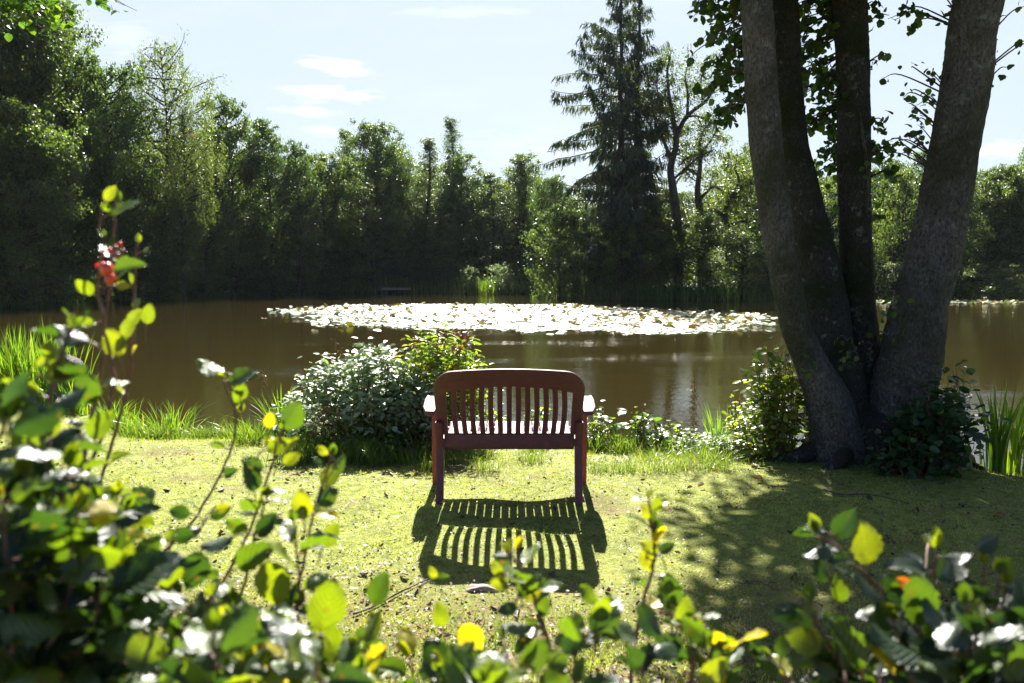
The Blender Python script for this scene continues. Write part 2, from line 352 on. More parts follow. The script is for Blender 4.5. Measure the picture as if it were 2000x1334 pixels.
gx = axis(-700, 700, 0, .07, 1.05); gy = axis(-300, 1200, 5, .06, 1.035)
XX, YY = np.meshgrid(gx, gy); ZZ = height(XX, YY)
nx, ny = len(gx), len(gy)
ii = np.arange(ny - 1)[:, None] * nx + np.arange(nx - 1)[None, :]
gm = MB(); gm.add(np.stack([XX, YY, ZZ], -1).reshape(-1, 3), np.stack([ii, ii + 1, ii + nx + 1, ii + nx], -1).reshape(-1, 4))
def ground_col(t, c):
    P = c.outputs['Object']; s = t.n('ShaderNodeSeparateXYZ'); t.put(s.inputs[0], P)
    n1 = t.noise(P, 1.1, 5, .6); n2 = t.noise(P, 14, 5, .7); n3 = t.noise(P, 90, 3, .7)
    g = t.ramp(n2, [(.3, G(.08, .095, .02)), (.55, G(.21, .23, .045)), (.75, G(.32, .32, .08))])
    br = t.ramp(n3, [(.3, G(.06, .035, .018)), (.7, G(.2, .13, .07))])
    mk = t.ramp(t.math('ADD', n1, t.math('MULTIPLY', n2, .25)), [(.68, (0, 0, 0)), (.8, (.8, .8, .8))])
    g = t.mix(mk, g, br)
    nearm = t.math('MULTIPLY', t.math('SUBTRACT', 4.2, s.outputs[1], clamp=True), t.ramp(n2, [(.42, (.1, .1, .1)), (.58, (1, 1, 1))]))
    g = t.mix(nearm, g, br)
    far = t.math('GREATER_THAN', s.outputs[1], 30.0)
    g = t.mix(far, g, t.ramp(n1, [(.35, G(.03, .03, .012)), (.65, G(.05, .08, .015))]))
    mud = t.math('LESS_THAN', s.outputs[2], -.22)
    return t.mix(mud, g, G(.05, .035, .02))
M['ground'] = surf('ground', ground_col, .9, .2, lambda t, c: t.bump(t.math('ADD', t.noise(c.outputs['Object'], 60, 4, .7), t.noise(c.outputs['Object'], 12, 3)), .8, .02))
ground = tag(gm.build('ground', M['ground']), 'bright mossy lawn running down to the pond', kind='structure')

m, t = newmat('water'); c = t.n('ShaderNodeTexCoord')
P0 = c.outputs['Object']
def wav(sc, stretch, det): return t.noise(t.mapping(P0, (1, stretch, 1)), sc, det, .55)
h = t.math('ADD', t.math('MULTIPLY', wav(2.2, 1.6, 3), .35), t.math('MULTIPLY', wav(9, 1.4, 2), .25))
patch = t.ramp(t.noise(t.mapping(P0, (.5, 2.0, 1)), .22, 3), [(.5, (0, 0, 0)), (.68, (1, 1, 1))])
h = t.math('ADD', h, t.math('MULTIPLY', t.math('MULTIPLY', wav(22, 1.2, 2), .5), patch))
b = t.n('ShaderNodeBsdfPrincipled'); b.inputs['Base Color'].default_value = (.022, .0165, .0042, 1)
b.inputs['Roughness'].default_value = .03; b.inputs['IOR'].default_value = 1.333
t.put(b.inputs['Normal'], t.bump(h, .28, .03))
o = t.n('ShaderNodeOutputMaterial'); t.t.links.new(b.outputs[0], o.inputs[0]); M['water'] = m
wx = np.array([-140., 140.]); 
wm = MB(); wm.add([(-140, 5.5, WZ), (140, 5.5, WZ), (140, 130, WZ), (-140, 130, WZ)], [[0, 1, 2, 3]])
water = tag(wm.build('water', M['water']), 'brown pond water mirroring dark trees', kind='structure')

# ------------------------------------------------------------------ bench
def bench():
    W = M['bench_wood']; FX = .50; cx = -.018
    root = empty('garden_bench', (cx, 5.15, 0), 'reddish brown slatted wooden bench seen from behind on the sunlit lawn', 'bench')
    r0 = np.array((cx, 5.15, 0.0))
    def prism(name, outline, a0, a1, axis_, bev=.006, tf=None, parent=root):
        """outline in 2D extruded from a0 to a1 along axis, bevelled"""
        import bmesh
        bm = bmesh.new(); n = len(outline)
        def mk(p, a):
            return {'x': (a, p[0], p[1]), 'y': (p[0], a, p[1]), 'z': (p[0], p[1], a)}[axis_]
        A = [bm.verts.new(mk(p, a0)) for p in outline]; B = [bm.verts.new(mk(p, a1)) for p in outline]
        bm.faces.new(A[::-1]); bm.faces.new(B)
        for i in range(n): bm.faces.new((A[i], A[(i + 1) % n], B[(i + 1) % n], B[i]))
        bmesh.ops.recalc_face_normals(bm, faces=bm.faces)
        ed = [e for e in bm.edges if len(e.link_faces) == 2 and e.calc_face_angle(0) > .6]
        bmesh.ops.bevel(bm, geom=ed, offset=bev, segments=2, affect='EDGES', profile=.6)
        if tf:
            for v in bm.verts: v.co = Vector(tf(v.co))
        me = bpy.data.meshes.new(name); bm.to_mesh(me); bm.free(); me.materials.append(W)
        for p in me.polygons: p.use_smooth = True
        try: me.set_sharp_from_angle(angle=.5)
        except Exception: pass
        ob = bpy.data.objects.new(name, me); COL.objects.link(ob); ob.parent = parent; return ob
    # profile helpers: local y = away from the camera; y=0 is the foot of the rear leg
    # back plane: lower end at (y=.07, z=.38), top reclined toward the camera
    def back_y(z): 
        k = (z - .38) / .56; return .075 - .42 * k - .045 * math.sin(math.pi * min(1, max(0, k)))* -1
    # rear legs (slightly bent, outside the lower rail)
    def leg_rear(s):
        zs = [0, .12, .25, .38, .50, .56]; ys = [-.0, .03, .055, .07, .0, -.04]; wf = .026
        o = [(y - wf, z) for y, z in zip(ys, zs)] + [(y + wf, z) for y, z in list(zip(ys, zs))[::-1]]
        xi = .435 if s > 0 else -.485
        return prism('rear_leg', o, xi, xi + .05, 'x')
    for s in (-1, 1): leg_rear(s)
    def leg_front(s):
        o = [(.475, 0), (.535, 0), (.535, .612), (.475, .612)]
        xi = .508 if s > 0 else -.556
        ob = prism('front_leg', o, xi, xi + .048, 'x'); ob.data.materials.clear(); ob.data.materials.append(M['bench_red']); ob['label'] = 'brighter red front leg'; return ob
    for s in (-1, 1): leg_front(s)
    # back frame: arched outline with the slat opening, bent to the back's profile
    def back_tf(co): return (co[0], back_y(co[2]) + (co[1]), co[2])
    import bmesh
    bm = bmesh.new()
    hw = .475; zt = .915; arch = .03; zb = .462
    def top_z(x): return zt + arch * (1 - (x / hw) ** 2)
    R = .125; outer = []
    nN = 40
    outer.append((-hw, zb)); 
    for z in np.linspace(zb, zt - R, 8)[1:]: outer.append((-hw, z))
    for a in np.linspace(0, math.pi / 2, 9)[1:]: outer.append((-hw + R - R * math.cos(a), zt - R + (R + (top_z(-hw + R) - zt) * a / (math.pi / 2)) * math.sin(a)))
    for x in np.linspace(-hw + R, hw - R, 14)[1:]: outer.append((x, top_z(x)))
    outer += [(-p[0], p[1]) for p in outer[:-14][::-1]][0:]
    outer = [tuple(map(float, p)) for p in outer]
    # inner opening, same count by angle matching
    iw_t = .402; iw_b = .402; izt = .80; izb = zb
    inner = []
    for (x, z) in outer:
        if z <= zt - R + 1e-6: inner.append((math.copysign(.402, x), izb + (z - zb) / (zt - R - zb) * (izt - .025 - izb)))
        else:
            k = max(-1, min(1, x / (hw - .02))); 
            xx = .402 * k if abs(x) < hw - R else math.copysign(.402 * (abs(k) if abs(k) < 1 else 1), x)
            inner.append((xx, izt - .025 + .045 * (1 - (xx / .402) ** 2)))
    th = .017
    n = len(outer)
    def ring(pts, y): return [bm.verts.new(back_tf((p[0], y, p[1]))) for p in pts]
    of, ob_, nf, nb_ = ring(outer, -th), ring(outer, th), ring(inner, -th), ring(inner, th)
    for i in range(n - 1):
        bm.faces.new((of[i], of[i + 1], nf[i + 1], nf[i])); bm.faces.new((ob_[i + 1], ob_[i], nb_[i], nb_[i + 1]))
        bm.faces.new((of[i + 1], of[i], ob_[i], ob_[i + 1])); bm.faces.new((nf[i], nf[i + 1], nb_[i + 1], nb_[i]))
    for i in (0, n - 1): bm.faces.new((of[i], nf[i], nb_[i], ob_[i]))
    bmesh.ops.recalc_face_normals(bm, faces=bm.faces)
    ed = [e for e in bm.edges if len(e.link_faces) == 2 and e.calc_face_angle(0) > .9]
    bmesh.ops.bevel(bm, geom=ed, offset=.007, segments=3, affect='EDGES', profile=.6)
    me = bpy.data.meshes.new('back_frame'); bm.to_mesh(me); bm.free(); me.materials.append(W)
    for p in me.polygons: p.use_smooth = True
    me.set_sharp_from_angle(angle=.6)
    bf = bpy.data.objects.new('back_frame', me); COL.objects.link(bf); bf.parent = root
    # lower back rail
    prism('lower_rail', [(.052, .372), (.094, .372), (.094, .468), (.052, .468)], -.432, .432, 'x', .007)
    # back slats: bowed, 14
    for i in range(13):
        x0 = -.402 + .804 * (i + 1) / 14
        k = x0 / .402
        mb = MB(); zs = np.linspace(.460, .825, 12); pts = []
        wd_, tk = .017, .009
        V = []
        for z in zs:
            q = (z - .46) / .34; xx = x0 * (1.0) + .016 * k * math.sin(math.pi * min(q, 1)) 
            yy = back_y(z) + .010 * math.sin(math.pi * min(q, 1))
            for (a, b_) in ((-1, -.8), (-.8, -1), (.8, -1), (1, -.8), (1, .8), (.8, 1), (-.8, 1), (-1, .8)): V.append((xx + a * wd_, yy + b_ * tk, z))
        V = np.array(V) + r0
        m8 = 8; Q = [(r * m8 + j, r * m8 + (j + 1) % m8, (r + 1) * m8 + (j + 1) % m8, (r + 1) * m8 + j) for r in range(len(zs) - 1) for j in range(m8)]
        mb.add(V, Q); mb.f.append(np.arange(8)[::-1][None]); mb.f.append((np.arange(8) + 88)[None])
        mb.build('back_slat', W, root)
    # seat: front to back slats, gently dished
    def seat_z(y): return .415 + .022 * ((y - .30) / .24) ** 2
    ns = 16; pitch_ = .86 / ns
    for i in range(ns):
        xc = -.43 + pitch_ * (i + .5); ys = np.linspace(.10, .555, 12); V = []
        for y in ys:
            z = seat_z(y)
            for (a, b_) in ((-1, -.7), (-.9, -1), (.9, -1), (1, -.7), (1, .7), (.9, 1), (-.9, 1), (-1, .7)): V.append((xc + a * (pitch_ / 2 - .0028), y, z + b_ * .009))
        mb = MB(); Q = [(r * 8 + j, r * 8 + (j + 1) % 8, (r + 1) * 8 + (j + 1) % 8, (r + 1) * 8 + j) for r in range(11) for j in range(8)]
        mb.add(np.array(V) + r0, Q); mb.f.append(np.arange(8)[::-1][None]); mb.f.append((np.arange(8) + 88)[None])
        mb.build('seat_slat', W, root)
    prism('front_rail', [(.49, .335), (.522, .335), (.522, .418), (.49, .418)], -.505, .505, 'x', .005)
    prism('rear_seat_rail', [(.10, .345), (.185, .345), (.185, .40), (.10, .40)], -.432, .432, 'x', .005)
    for s in (-1, 1):
        xi = .436 if s > 0 else -.464
        prism('side_rail', [(.188, .345), (.487, .345), (.487, .402), (.188, .402)], xi, xi + .028, 'x', .004)
    # armrests: broad, rounded front ends overhanging the front legs
    for s in (-1, 1):
        o = []
        x_in, x_out = .480, .575
        pts2 = [(x_in, -.09), (x_out - .035, -.09), (x_out - .008, .03), (x_out + .004, .25), (x_out + .010, .45)]
        for a in np.linspace(0, math.pi, 9): pts2.append(((x_in + x_out) / 2 + .004 + .046 * math.cos(a), .54 + .046 * math.sin(a)))
        pts2.append((x_in, .45))
        if s < 0: pts2 = [(-p[0], p[1]) for p in pts2][::-1]
        def tf(co): return (co[0], co[1], co[2] + .015 * math.sin((co[1]) / .58 * math.pi) - .02 * max(0, co[1] - .45) / .13)
        prism('armrest', pts2, .614, .648, 'z', .009, tf)
bench()

# ------------------------------------------------------------------ tree builders (far shore)
def leaf_cloud(mb, C, rad, nper, size, rg, tm=QUAD, flat=.6, droop=.2):
    C = np.asarray(C); n = len(C); rad = np.broadcast_to(rad, (n,))
    P = np.repeat(C, nper, 0) + rg.normal(0, .55, (n * nper, 3)) * np.repeat(rad, nper)[:, None] * np.array((1, 1, flat))
    k = len(P); D = unit(rg.normal(0, 1, (k, 3)) + np.array((0, 0, -droop * 2))); N = unit(rg.normal(0, .7, (k, 3)) + np.array((0, 0, 1)))
    leaves(mb, tm, P, D, N, rg.uniform(.7, 1.3, k) * size, np.clip(np.repeat(rg.uniform(0, .75, n), nper) + rg.normal(0, .15, k), 0, 1))
def path_wob(p0, d, L, n, wob, rg, grav=0.0):
    pts = [np.array(p0, float)]; d = unit(np.array(d, float))
    for i in range(n):
        d = unit(d + rg.normal(0, wob, 3) + np.array((0, 0, grav)))
        pts.append(pts[-1] + d * L / n)
    return np.array(pts)
PROFS = {
    'alder': lambda t: min(1, .6 + t * 1.2) * (1 - t ** 3.2) ** .75 + .10,
    'spire': lambda t: (1 - t) ** .75 * .9 + .06,
    'round': lambda t: min(1, .65 + t * 1.2) * (1 - t ** 4) ** .6 + .12,
    'birch': lambda t: min(1, .45 + t * .9) * (1 - t ** 5) ** .6 + .1,
}
def gen_tree(kind, H, R, seed, nl=70, per=62, size=.17, base=.06, mat='far_leaf', crad=.55, flat=.7, upang=.5):
    rg = np.random.default_rng(seed); tr = MB(); cr = MB()
    trunk = smooth_path([(0, 0, -.6), (rg.normal(0, .2), rg.normal(0, .2), H * .3), (rg.normal(0, .35), rg.normal(0, .35), H * .65), (rg.normal(0, .3), rg.normal(0, .3), H * .97)], 6)
    tube(tr, trunk, np.linspace(.022 * H * .8, .02, len(trunk)), 8)
    C = []
    for i in range(nl):
        t = base + (1 - base) * ((i + rg.uniform(0, 1)) / nl) ** .95
        L = R * PROFS[kind](t) * rg.uniform(.6, 1.15) + .15
        k = t * (len(trunk) - 1); p0 = trunk[int(k)] * (1 - k % 1) + trunk[min(int(k) + 1, len(trunk) - 1)] * (k % 1)
        az = i * 2.4 + rg.uniform(-.5, .5)
        d = (math.cos(az), math.sin(az), upang * rg.uniform(.2, 1.2))
        pt = path_wob(p0, d, L, 6, .16, rg, .03 if kind != 'birch' else -.03)
        tube(tr, pt, np.linspace(.02 + .012 * L, .008, len(pt)), 5)
        ncl = max(2, int(L * 1.9))
        for j in range(ncl):
            q = rg.uniform(.35, 1.05) * 6; a = pt[min(6, int(q))]; b_ = pt[min(6, int(q) + 1)]
            c0 = a + (b_ - a) * (q % 1) + rg.normal(0, 1, 3) * np.array((.28, .28, .2)) * (0.5 + L * .22)
            C.append(c0)
            if j % 2 == 0: tube(tr, [a, (a + c0) / 2 + rg.normal(0, .05, 3), c0], [.02, .012, .005], 3, cap=False)
        if kind == 'birch':
            for j in range(int(L * .9)):
                c0 = C[-1 - int(rg.uniform(0, ncl))]; hang = [c0 + np.array((0, 0, -s)) + rg.normal(0, .08, 3) for s in np.arange(.25, rg.uniform(.6, 1.5), .3)]
                C += hang
    C += [trunk[-1] + np.array((rg.normal(0, .3), rg.normal(0, .3), s)) for s in (-.9, -.5, -.1)]
    C = np.array(C); C = C[C[:, 2] > .3]
    rr = rg.uniform(.6, 1.3, len(C)) * crad
    rr = rr * np.clip((H - C[:, 2]) / 2.0, .6, 1)
    leaf_cloud(cr, C, rr, per, size, rg, QUAD, flat)
    return tr, cr, mat
def gen_spruce(H, R, seed, asym=0.0, bare=.08):
    rg = np.random.default_rng(seed); tr = MB(); cr = MB()
    trunk = np.array([(rg.normal(0, .05), rg.normal(0, .05), z) for z in np.linspace(-.5, H, 14)]); tube(tr, trunk, np.linspace(.34, .03, 14), 8)
    P = []; D = []; Sz = []; Rn = []
    nlev = int(H / .42)
    for i in range(nlev):
        t = i / nlev; z = .8 + (H - .9) * t
        prof = interp(t, [0, .1, .25, .5, .62, .72, .85, 1], [.75, .95, 1.0, .98, .78, .5, .3, .06])
        for j in range(rg.integers(3, 6)):
            az = rg.uniform(0, 2 * math.pi); L = R * prof * rg.uniform(.3, 1.2) * (1 + asym * -math.cos(az) * (.3 + .7 * t if t < .7 else .3))
            if L < .15: continue
            up = interp(t, [0, .6, 1], [-.45, -.12, .5])
            pt = path_wob((0, 0, z), (math.cos(az), math.sin(az), up + rg.normal(.0, .14)), L, 7, .14, rg, .02)
            pt[:, 2] += .35 * L * .12 * np.linspace(0, 1, 8) ** 2
            tube(tr, pt, np.linspace(.035, .008, 8) * (.6 + .2 * L), 4, cap=False)
            m_ = int((L * 27 + 6) * rg.uniform(.3, 1.5))
            q = rg.uniform(.12, 1.0, m_) ** .8 * 7; a = pt[np.minimum(7, q.astype(int))]; b_ = pt[np.minimum(7, q.astype(int) + 1)]
            p = a + (b_ - a) * (q % 1)[:, None]; side = np.array((-math.sin(az), math.cos(az), 0)) * rg.normal(0, .28, m_)[:, None] * (0.25 + .5 * (1 - q / 9))[:, None] * min(1.2, .4 + L * .35)
            p = p + side
            d = np.stack([math.cos(az) * .35 + rg.normal(0, .35, m_), math.sin(az) * .35 + rg.normal(0, .35, m_), -rg.uniform(.5, 2.0, m_)], -1)
            P.append(p); D.append(d); Sz.append(rg.uniform(.3, .95, m_) * interp(t, [0, .7, 1], [1.15, .8, .45])); Rn.append(np.full(m_, rg.uniform(0, 1)))
    P = np.concatenate(P); D = np.concatenate(D); Sz = np.concatenate(Sz); Rn = np.concatenate(Rn)
    N = rg.normal(0, 1, P.shape)
    leaves(cr, NEEDLE, P, D, N, Sz, Rn, wid=.85)
    # feathering
    k = len(P); P2 = P + unit(D) * (Sz * rg.uniform(.1, .9, k))[:, None]; D2 = unit(D) + rg.normal(0, .7, P.shape)
    leaves(cr, NEEDLE, P2, D2, N, Sz * .5, Rn, wid=1.1)
    return tr, cr, 'needles'
def gen_gnarly(H, R, seed, per=26, size=.17, mat='far_light', spread=.75, lean=(0, 0)):
    rg = np.random.default_rng(seed); tr = MB(); cr = MB(); C = []
    def rec(p, d, L, r, depth):
        n = 6; pt = path_wob(p, d, L, n, .24, rg, .05); tube(tr, smooth_path(pt, 2), np.linspace(r, r * .62, 2 * n + 1), 7 if depth < 2 else 4, cap=False)
        if depth >= 2:
            for q in pt[2:]:
                if rg.uniform() < .8: C.append(q + rg.normal(0, .25, 3))
        if depth == 5: C.append(pt[-1]); return
        kids = 2 if depth else 3
        for j in range(kids + (rg.uniform() < .4)):
            nd = unit(unit(pt[-1] - pt[-2]) + rg.normal(0, spread, 3) * np.array((1, .8, .6)) + np.array((0, 0, .12)))
            k = n if j == 0 else rg.integers(3, n + 1)
            rec(pt[k], nd, L * rg.uniform(.6, .85), r * (.68 if j == 0 else .5), depth + 1)
    rec((0, 0, -.5), (lean[0], lean[1], 1), H * .38, .019 * H, 0)
    C = np.array(C); leaf_cloud(cr, C, .5, per, size, rg, QUAD, .8)
    return tr, cr, mat

tree_no = [0]
def plant(gen, x, D, label, cat='tree', name='broadleaf_tree', group=None, rot=0.0, scale=1.0, zoff=0.0, X=None):
    """x is where the trunk foot shows across the photograph; D metres ahead"""
    Xw = (x - 1000) / F * D * 1.0 if X is None else X
    z = float(height(np.array([Xw]), np.array([float(D)]))[0])
    e = empty(name, (Xw, D, z + zoff), label, cat, group)
    if isinstance(gen, tuple):
        tr, cr, mat = gen
        a = tr.build('trunk', M['far_bark'], e, origin=(0, 0, 0)); b_ = cr.build('crown', M[mat], e, origin=(0, 0, 0))
        a.location = b_.location = (0, 0, 0)
    else:
        for ch in gen.children:
            cc = ch.copy(); COL.objects.link(cc); cc.parent = e
    e.rotation_euler = (0, 0, rot); e.scale = (scale, scale, scale) if np.isscalar(scale) else scale
    return e

def top_h(y, D, X=0.0): return at(1000, y, D)[2] - float(height(np.array([X]), np.array([float(D)]))[0])
PR = {}
PH = {'a': (13, 3.6), 'b': (14, 3.2), 'c': (12, 3.8), 'd': (15, 5.0), 's': (15, 2.3), 'i': (14, 3.9), 'l': (6, 2.7), 'm': (5, 2.3)}
def gen_for(k):
    H, R = PH[k]
    return {'a': lambda: gen_tree('alder', H, R, 11, nl=105, per=54), 'b': lambda: gen_tree('alder', H, R, 12, nl=105, per=54), 'c': lambda: gen_tree('round', H, R, 13, nl=105, per=54),
            'd': lambda: gen_tree('alder', H, R, 14, nl=150, per=54, base=.1), 's': lambda: gen_tree('spire', H, R, 15, nl=130, per=40, size=.14, crad=.45, upang=.7),
            'i': lambda: gen_tree('birch', H, R, 16, nl=64, per=26, size=.12, base=.25, mat='birch_leaf', crad=.45, flat=1.2, upang=.75),
            'l': lambda: gen_tree('round', H, R, 17, nl=60, per=60, size=.15, mat='far_light', base=.02),
            'm': lambda: gen_tree('round', H, R, 18, nl=46, per=50, size=.13, mat='far_light', base=.0, crad=.4)}[k]()
treernd = random.Random(5)
def tr(k, x, ytop, D, halfpx, label, name='alder_tree', group=None, cat='tree', X=None):
    Xw = (x - 1000) / F * D if X is None else X
    H, R = PH[k]; h_ = top_h(ytop, D, Xw); sh = h_ / H; sr = (halfpx * (1.16 if k not in 'is' else 1.05) / F * D) / R if halfpx else sh
    first = k not in PR
    e = plant(gen_for(k) if first else PR[k], x, D, label, cat, name, group, rot=treernd.uniform(0, 6.28), scale=(sr, sr, sh), X=X)
    if first: PR[k] = e
    return e
GB = 'alders lining the far bank'
tr('d', 15, -60, 45, 150, 'tall dark alder with a visible trunk at the far left of the far bank')
tr('b', -95, -90, 43, 130, 'dark alder half cut by the left edge of the picture')
tr('d', 120, -15, 48, 130, 'tall full alder between the leftmost trunk and the loose birch')
tr('c', 215, 130, 50, 85, 'lower bushy alder tucked under the left side of the birch')
tr('c', 70, 210, 43, 95, 'low dark alder leaning over the water in the far left corner')
tr('i', 325, 82, 54, 100, 'loose feathery birch with grey green drooping twigs', 'birch_tree')
tr('i', 362, 215, 52, 62, 'smaller yellowish birch drooping low in front of the taller birch', 'birch_tree')
tr('a', 275, 330, 52, 75, 'small alder under the drooping birch twigs')
tr('a', 455, 188, 61, 72, 'alder just right of the birch, highest of the block beside it')
tr('b', 532, 228, 63, 58, 'alder with sloping shoulder, second right of the birch')
tr('a', 585, 275, 62, 48, 'narrow alder at the low end of the block right of the birch')
tr('c', 395, 300, 58, 60, 'dark low alder filling the gap beside the birch')
tr('c', 640, 300, 66, 55, 'rounded alder with pale green top below the four thin clouds')
tr('s', 683, 246, 72, 42, 'thin pointed tree peeping over the crown below the thin clouds', 'young_spruce')
tr('d', 733, 238, 67, 82, 'broad alder with tall centre and bare trunk low down, left of the landing stage')
tr('b', 790, 285, 71, 48, 'alder set back behind the landing stage')
tr('s', 838, 262, 70, 52, 'pale green pointed tree left of the slim spire')
tr('s', 885, 222, 78, 42, 'slim spire shaped tree standing highest in the middle of the far bank')
tr('a', 900, 300, 74, 58, 'dark bushy alder in front of the slim spire tree')
tr('c', 848, 420, 68, 40, 'low grey green alder at the foot of the pale pointed tree')
tr('b', 960, 335, 76, 45, 'low topped alder in the dip between spire and rounded crown')
tr('a', 1020, 300, 73, 58, 'rounded alder left of the big spruces')
tr('s', 1016, 298, 74, 26, 'little pointed treetop above the rounded alder by the spruces')
tr('c', 1072, 345, 66, 42, 'alder partly hidden by the lowest spruce boughs')
tr('l', 1095, 405, 55, 55, 'bright yellow green shrubby tree lit by sun left of the spruces')
tr('l', 1150, 440, 56, 60, 'green shrubby tree at the foot of the left spruce')
tr('m', 1215, 455, 53, 60, 'low leafy shrub in front of the spruce trunks', cat='shrub', name='willow_shrub')
sp1 = plant(gen_spruce(22.5, 4.9, 35, asym=.38), 1207, 56, 'tall ragged spruce, left one of the twin spruces', name='spruce_tree')
sp2 = plant(gen_spruce(23.5, 3.4, 32, asym=-.1), 1240, 57.5, 'tall ragged spruce, right one of the twin spruces', name='spruce_tree')
def limb_tree(D, limbs, label, seed, per=30, size=.15, mat='far_light', crad=.5, grow=1.5, den=1.0):
    rg = np.random.default_rng(seed); x0, y0 = limbs[0][0][0]; X0 = (x0 - 1000) / F * D; z0 = float(height(np.array([X0]), np.array([float(D)]))[0])
    e = empty('old_alder', (X0, D, z0), label, 'tree'); trm = MB(); C = []
    for li, (pts, r0, r1) in enumerate(limbs):
        dd = 0 if li == 0 else rg.uniform(-1.8, 1.8); P = np.array([at(x, y, D + dd * k / max(1, len(pts) - 1)) for k, (x, y) in enumerate(pts)])
        if li == 0: P[0] = (X0, D, z0 - .4)
        P[1:-1] += rg.normal(0, .10, P[1:-1].shape); sm = smooth_path(P, 5); tube(trm, sm, np.linspace(r0, r1, len(sm)), 7)
        n = len(sm); L = np.linalg.norm(np.diff(sm, axis=0), axis=1).sum()
        for j in range(int(L * 1.6 * den) + 2):
            t = rg.uniform(.45 if li == 0 else .2, 1.0); p = sm[int(t * (n - 1))]; pt = path_wob(p, rg.normal(0, 1, 3) * (1, 1, .7) + (0, 0, .25), grow * rg.uniform(.5, 1.25), 5, .35, rg, .02)
            tube(trm, pt, np.linspace(r1 * .8, .008, 6), 4, cap=False)
            for q in pt[2:]:
                if rg.uniform() < .75: C.append(q + rg.normal(0, .15, 3))
            if rg.uniform() < .6:
                p2 = path_wob(pt[3], rg.normal(0, 1, 3), grow * .6, 4, .35, rg); tube(trm, p2, np.linspace(r1 * .4, .006, 5), 3, cap=False); C += [p2[-1], p2[-2]]
    trm.build('trunk', M['far_bark'], e); cr = MB(); leaf_cloud(cr, np.array(C), crad, per, size, rg, QUAD, .7); cr.build('crown', M[mat], e); return e
limb_tree(54, [([(1325, 575), (1323, 441), (1316, 372), (1310, 325), (1318, 279), (1316, 232), (1307, 195), (1304, 150), (1309, 105)], .34, .05), ([(1310, 312), (1297, 274), (1279, 242), (1274, 205)], .14, .04),
               ([(1318, 272), (1342, 232), (1372, 195), (1386, 172), (1404, 150)], .18, .04), ([(1342, 232), (1340, 190), (1336, 150), (1344, 118)], .11, .04), ([(1340, 228), (1365, 222), (1390, 240), (1408, 262)], .08, .03),
               ([(1316, 232), (1290, 212), (1280, 170), (1288, 130)], .08, .03), ([(1316, 350), (1345, 320), (1370, 300), (1395, 292)], .1, .03), ([(1372, 195), (1368, 160), (1380, 120)], .07, .03)],
          'open crowned old alder with twisting bare limbs right of the spruces', 43, per=22, size=.14, crad=.42, grow=1.3)
limb_tree(55, [([(1372, 575), (1369, 414), (1367, 372), (1369, 325), (1370, 279), (1378, 245)], .30, .06), ([(1368, 345), (1345, 332), (1330, 345), (1318, 365)], .12, .04), ([(1369, 300), (1345, 305), (1325, 325)], .1, .04),
               ([(1370, 385), (1392, 365), (1410, 372)], .12, .05), ([(1370, 300), (1390, 270), (1402, 250)], .1, .04)],
          'shorter twisted alder between the old alder and the near trunks', 47, per=26, size=.14, crad=.45, grow=1.4)
limb_tree(56, [([(1420, 575), (1425, 470), (1412, 420), (1430, 385), (1455, 365), (1480, 352)], .3, .07), ([(1412, 420), (1385, 412), (1355, 418), (1330, 425)], .16, .05), ([(1430, 385), (1442, 350), (1430, 320), (1440, 300)], .12, .04),
               ([(1425, 440), (1460, 430), (1490, 440)], .14, .05), ([(1455, 365), (1462, 340), (1480, 320)], .1, .04)],
          'wide spreading gnarled alder seen just left of the near trunks', 51, per=34, size=.15, crad=.55, grow=1.7, den=1.3)
tr('l', 1290, 420, 54, 55, 'shrubby tree at the foot of the old twisting alder')
tr('l', 1365, 430, 53, 60, 'sunlit shrubby tree leaning to the water below the shorter twisted alder')
tr('m', 1440, 450, 51, 60, 'leafy shrub overhanging the water left of the near trunks', cat='shrub', name='willow_shrub')
tr('m', 1500, 470, 52, 50, 'leafy shrub partly behind the leftmost near trunk', cat='shrub', name='willow_shrub')
tr('l', 1455, 300, 62, 65, 'light green tree behind the spreading gnarled alder')
tr('l', 1540, 330, 60, 60, 'light green tree seen between the two left near trunks')
tr('a', 1610, 345, 62, 55, 'green alder seen left of the upright near trunk')
tr('a', 1725, 310, 64, 62, 'alder seen right of the upright near trunk')
tr('b', 1795, 292, 66, 55, 'taller alder seen left of the right leaning near trunk')
tr('l', 1745, 345, 58, 50, 'light leaved tree seen between upright and leaning near trunks')
tr('c', 1905, 335, 62, 62, 'alder seen right of the leaning near trunk')
tr('a', 1960, 320, 60, 60, 'alder second from the right edge of the far bank')
tr('d', 2045, 240, 58, 70, 'higher alder rising at the right edge of the picture')
tr('c', 1850, 340, 58, 50, 'dark alder behind the right leaning near trunk')
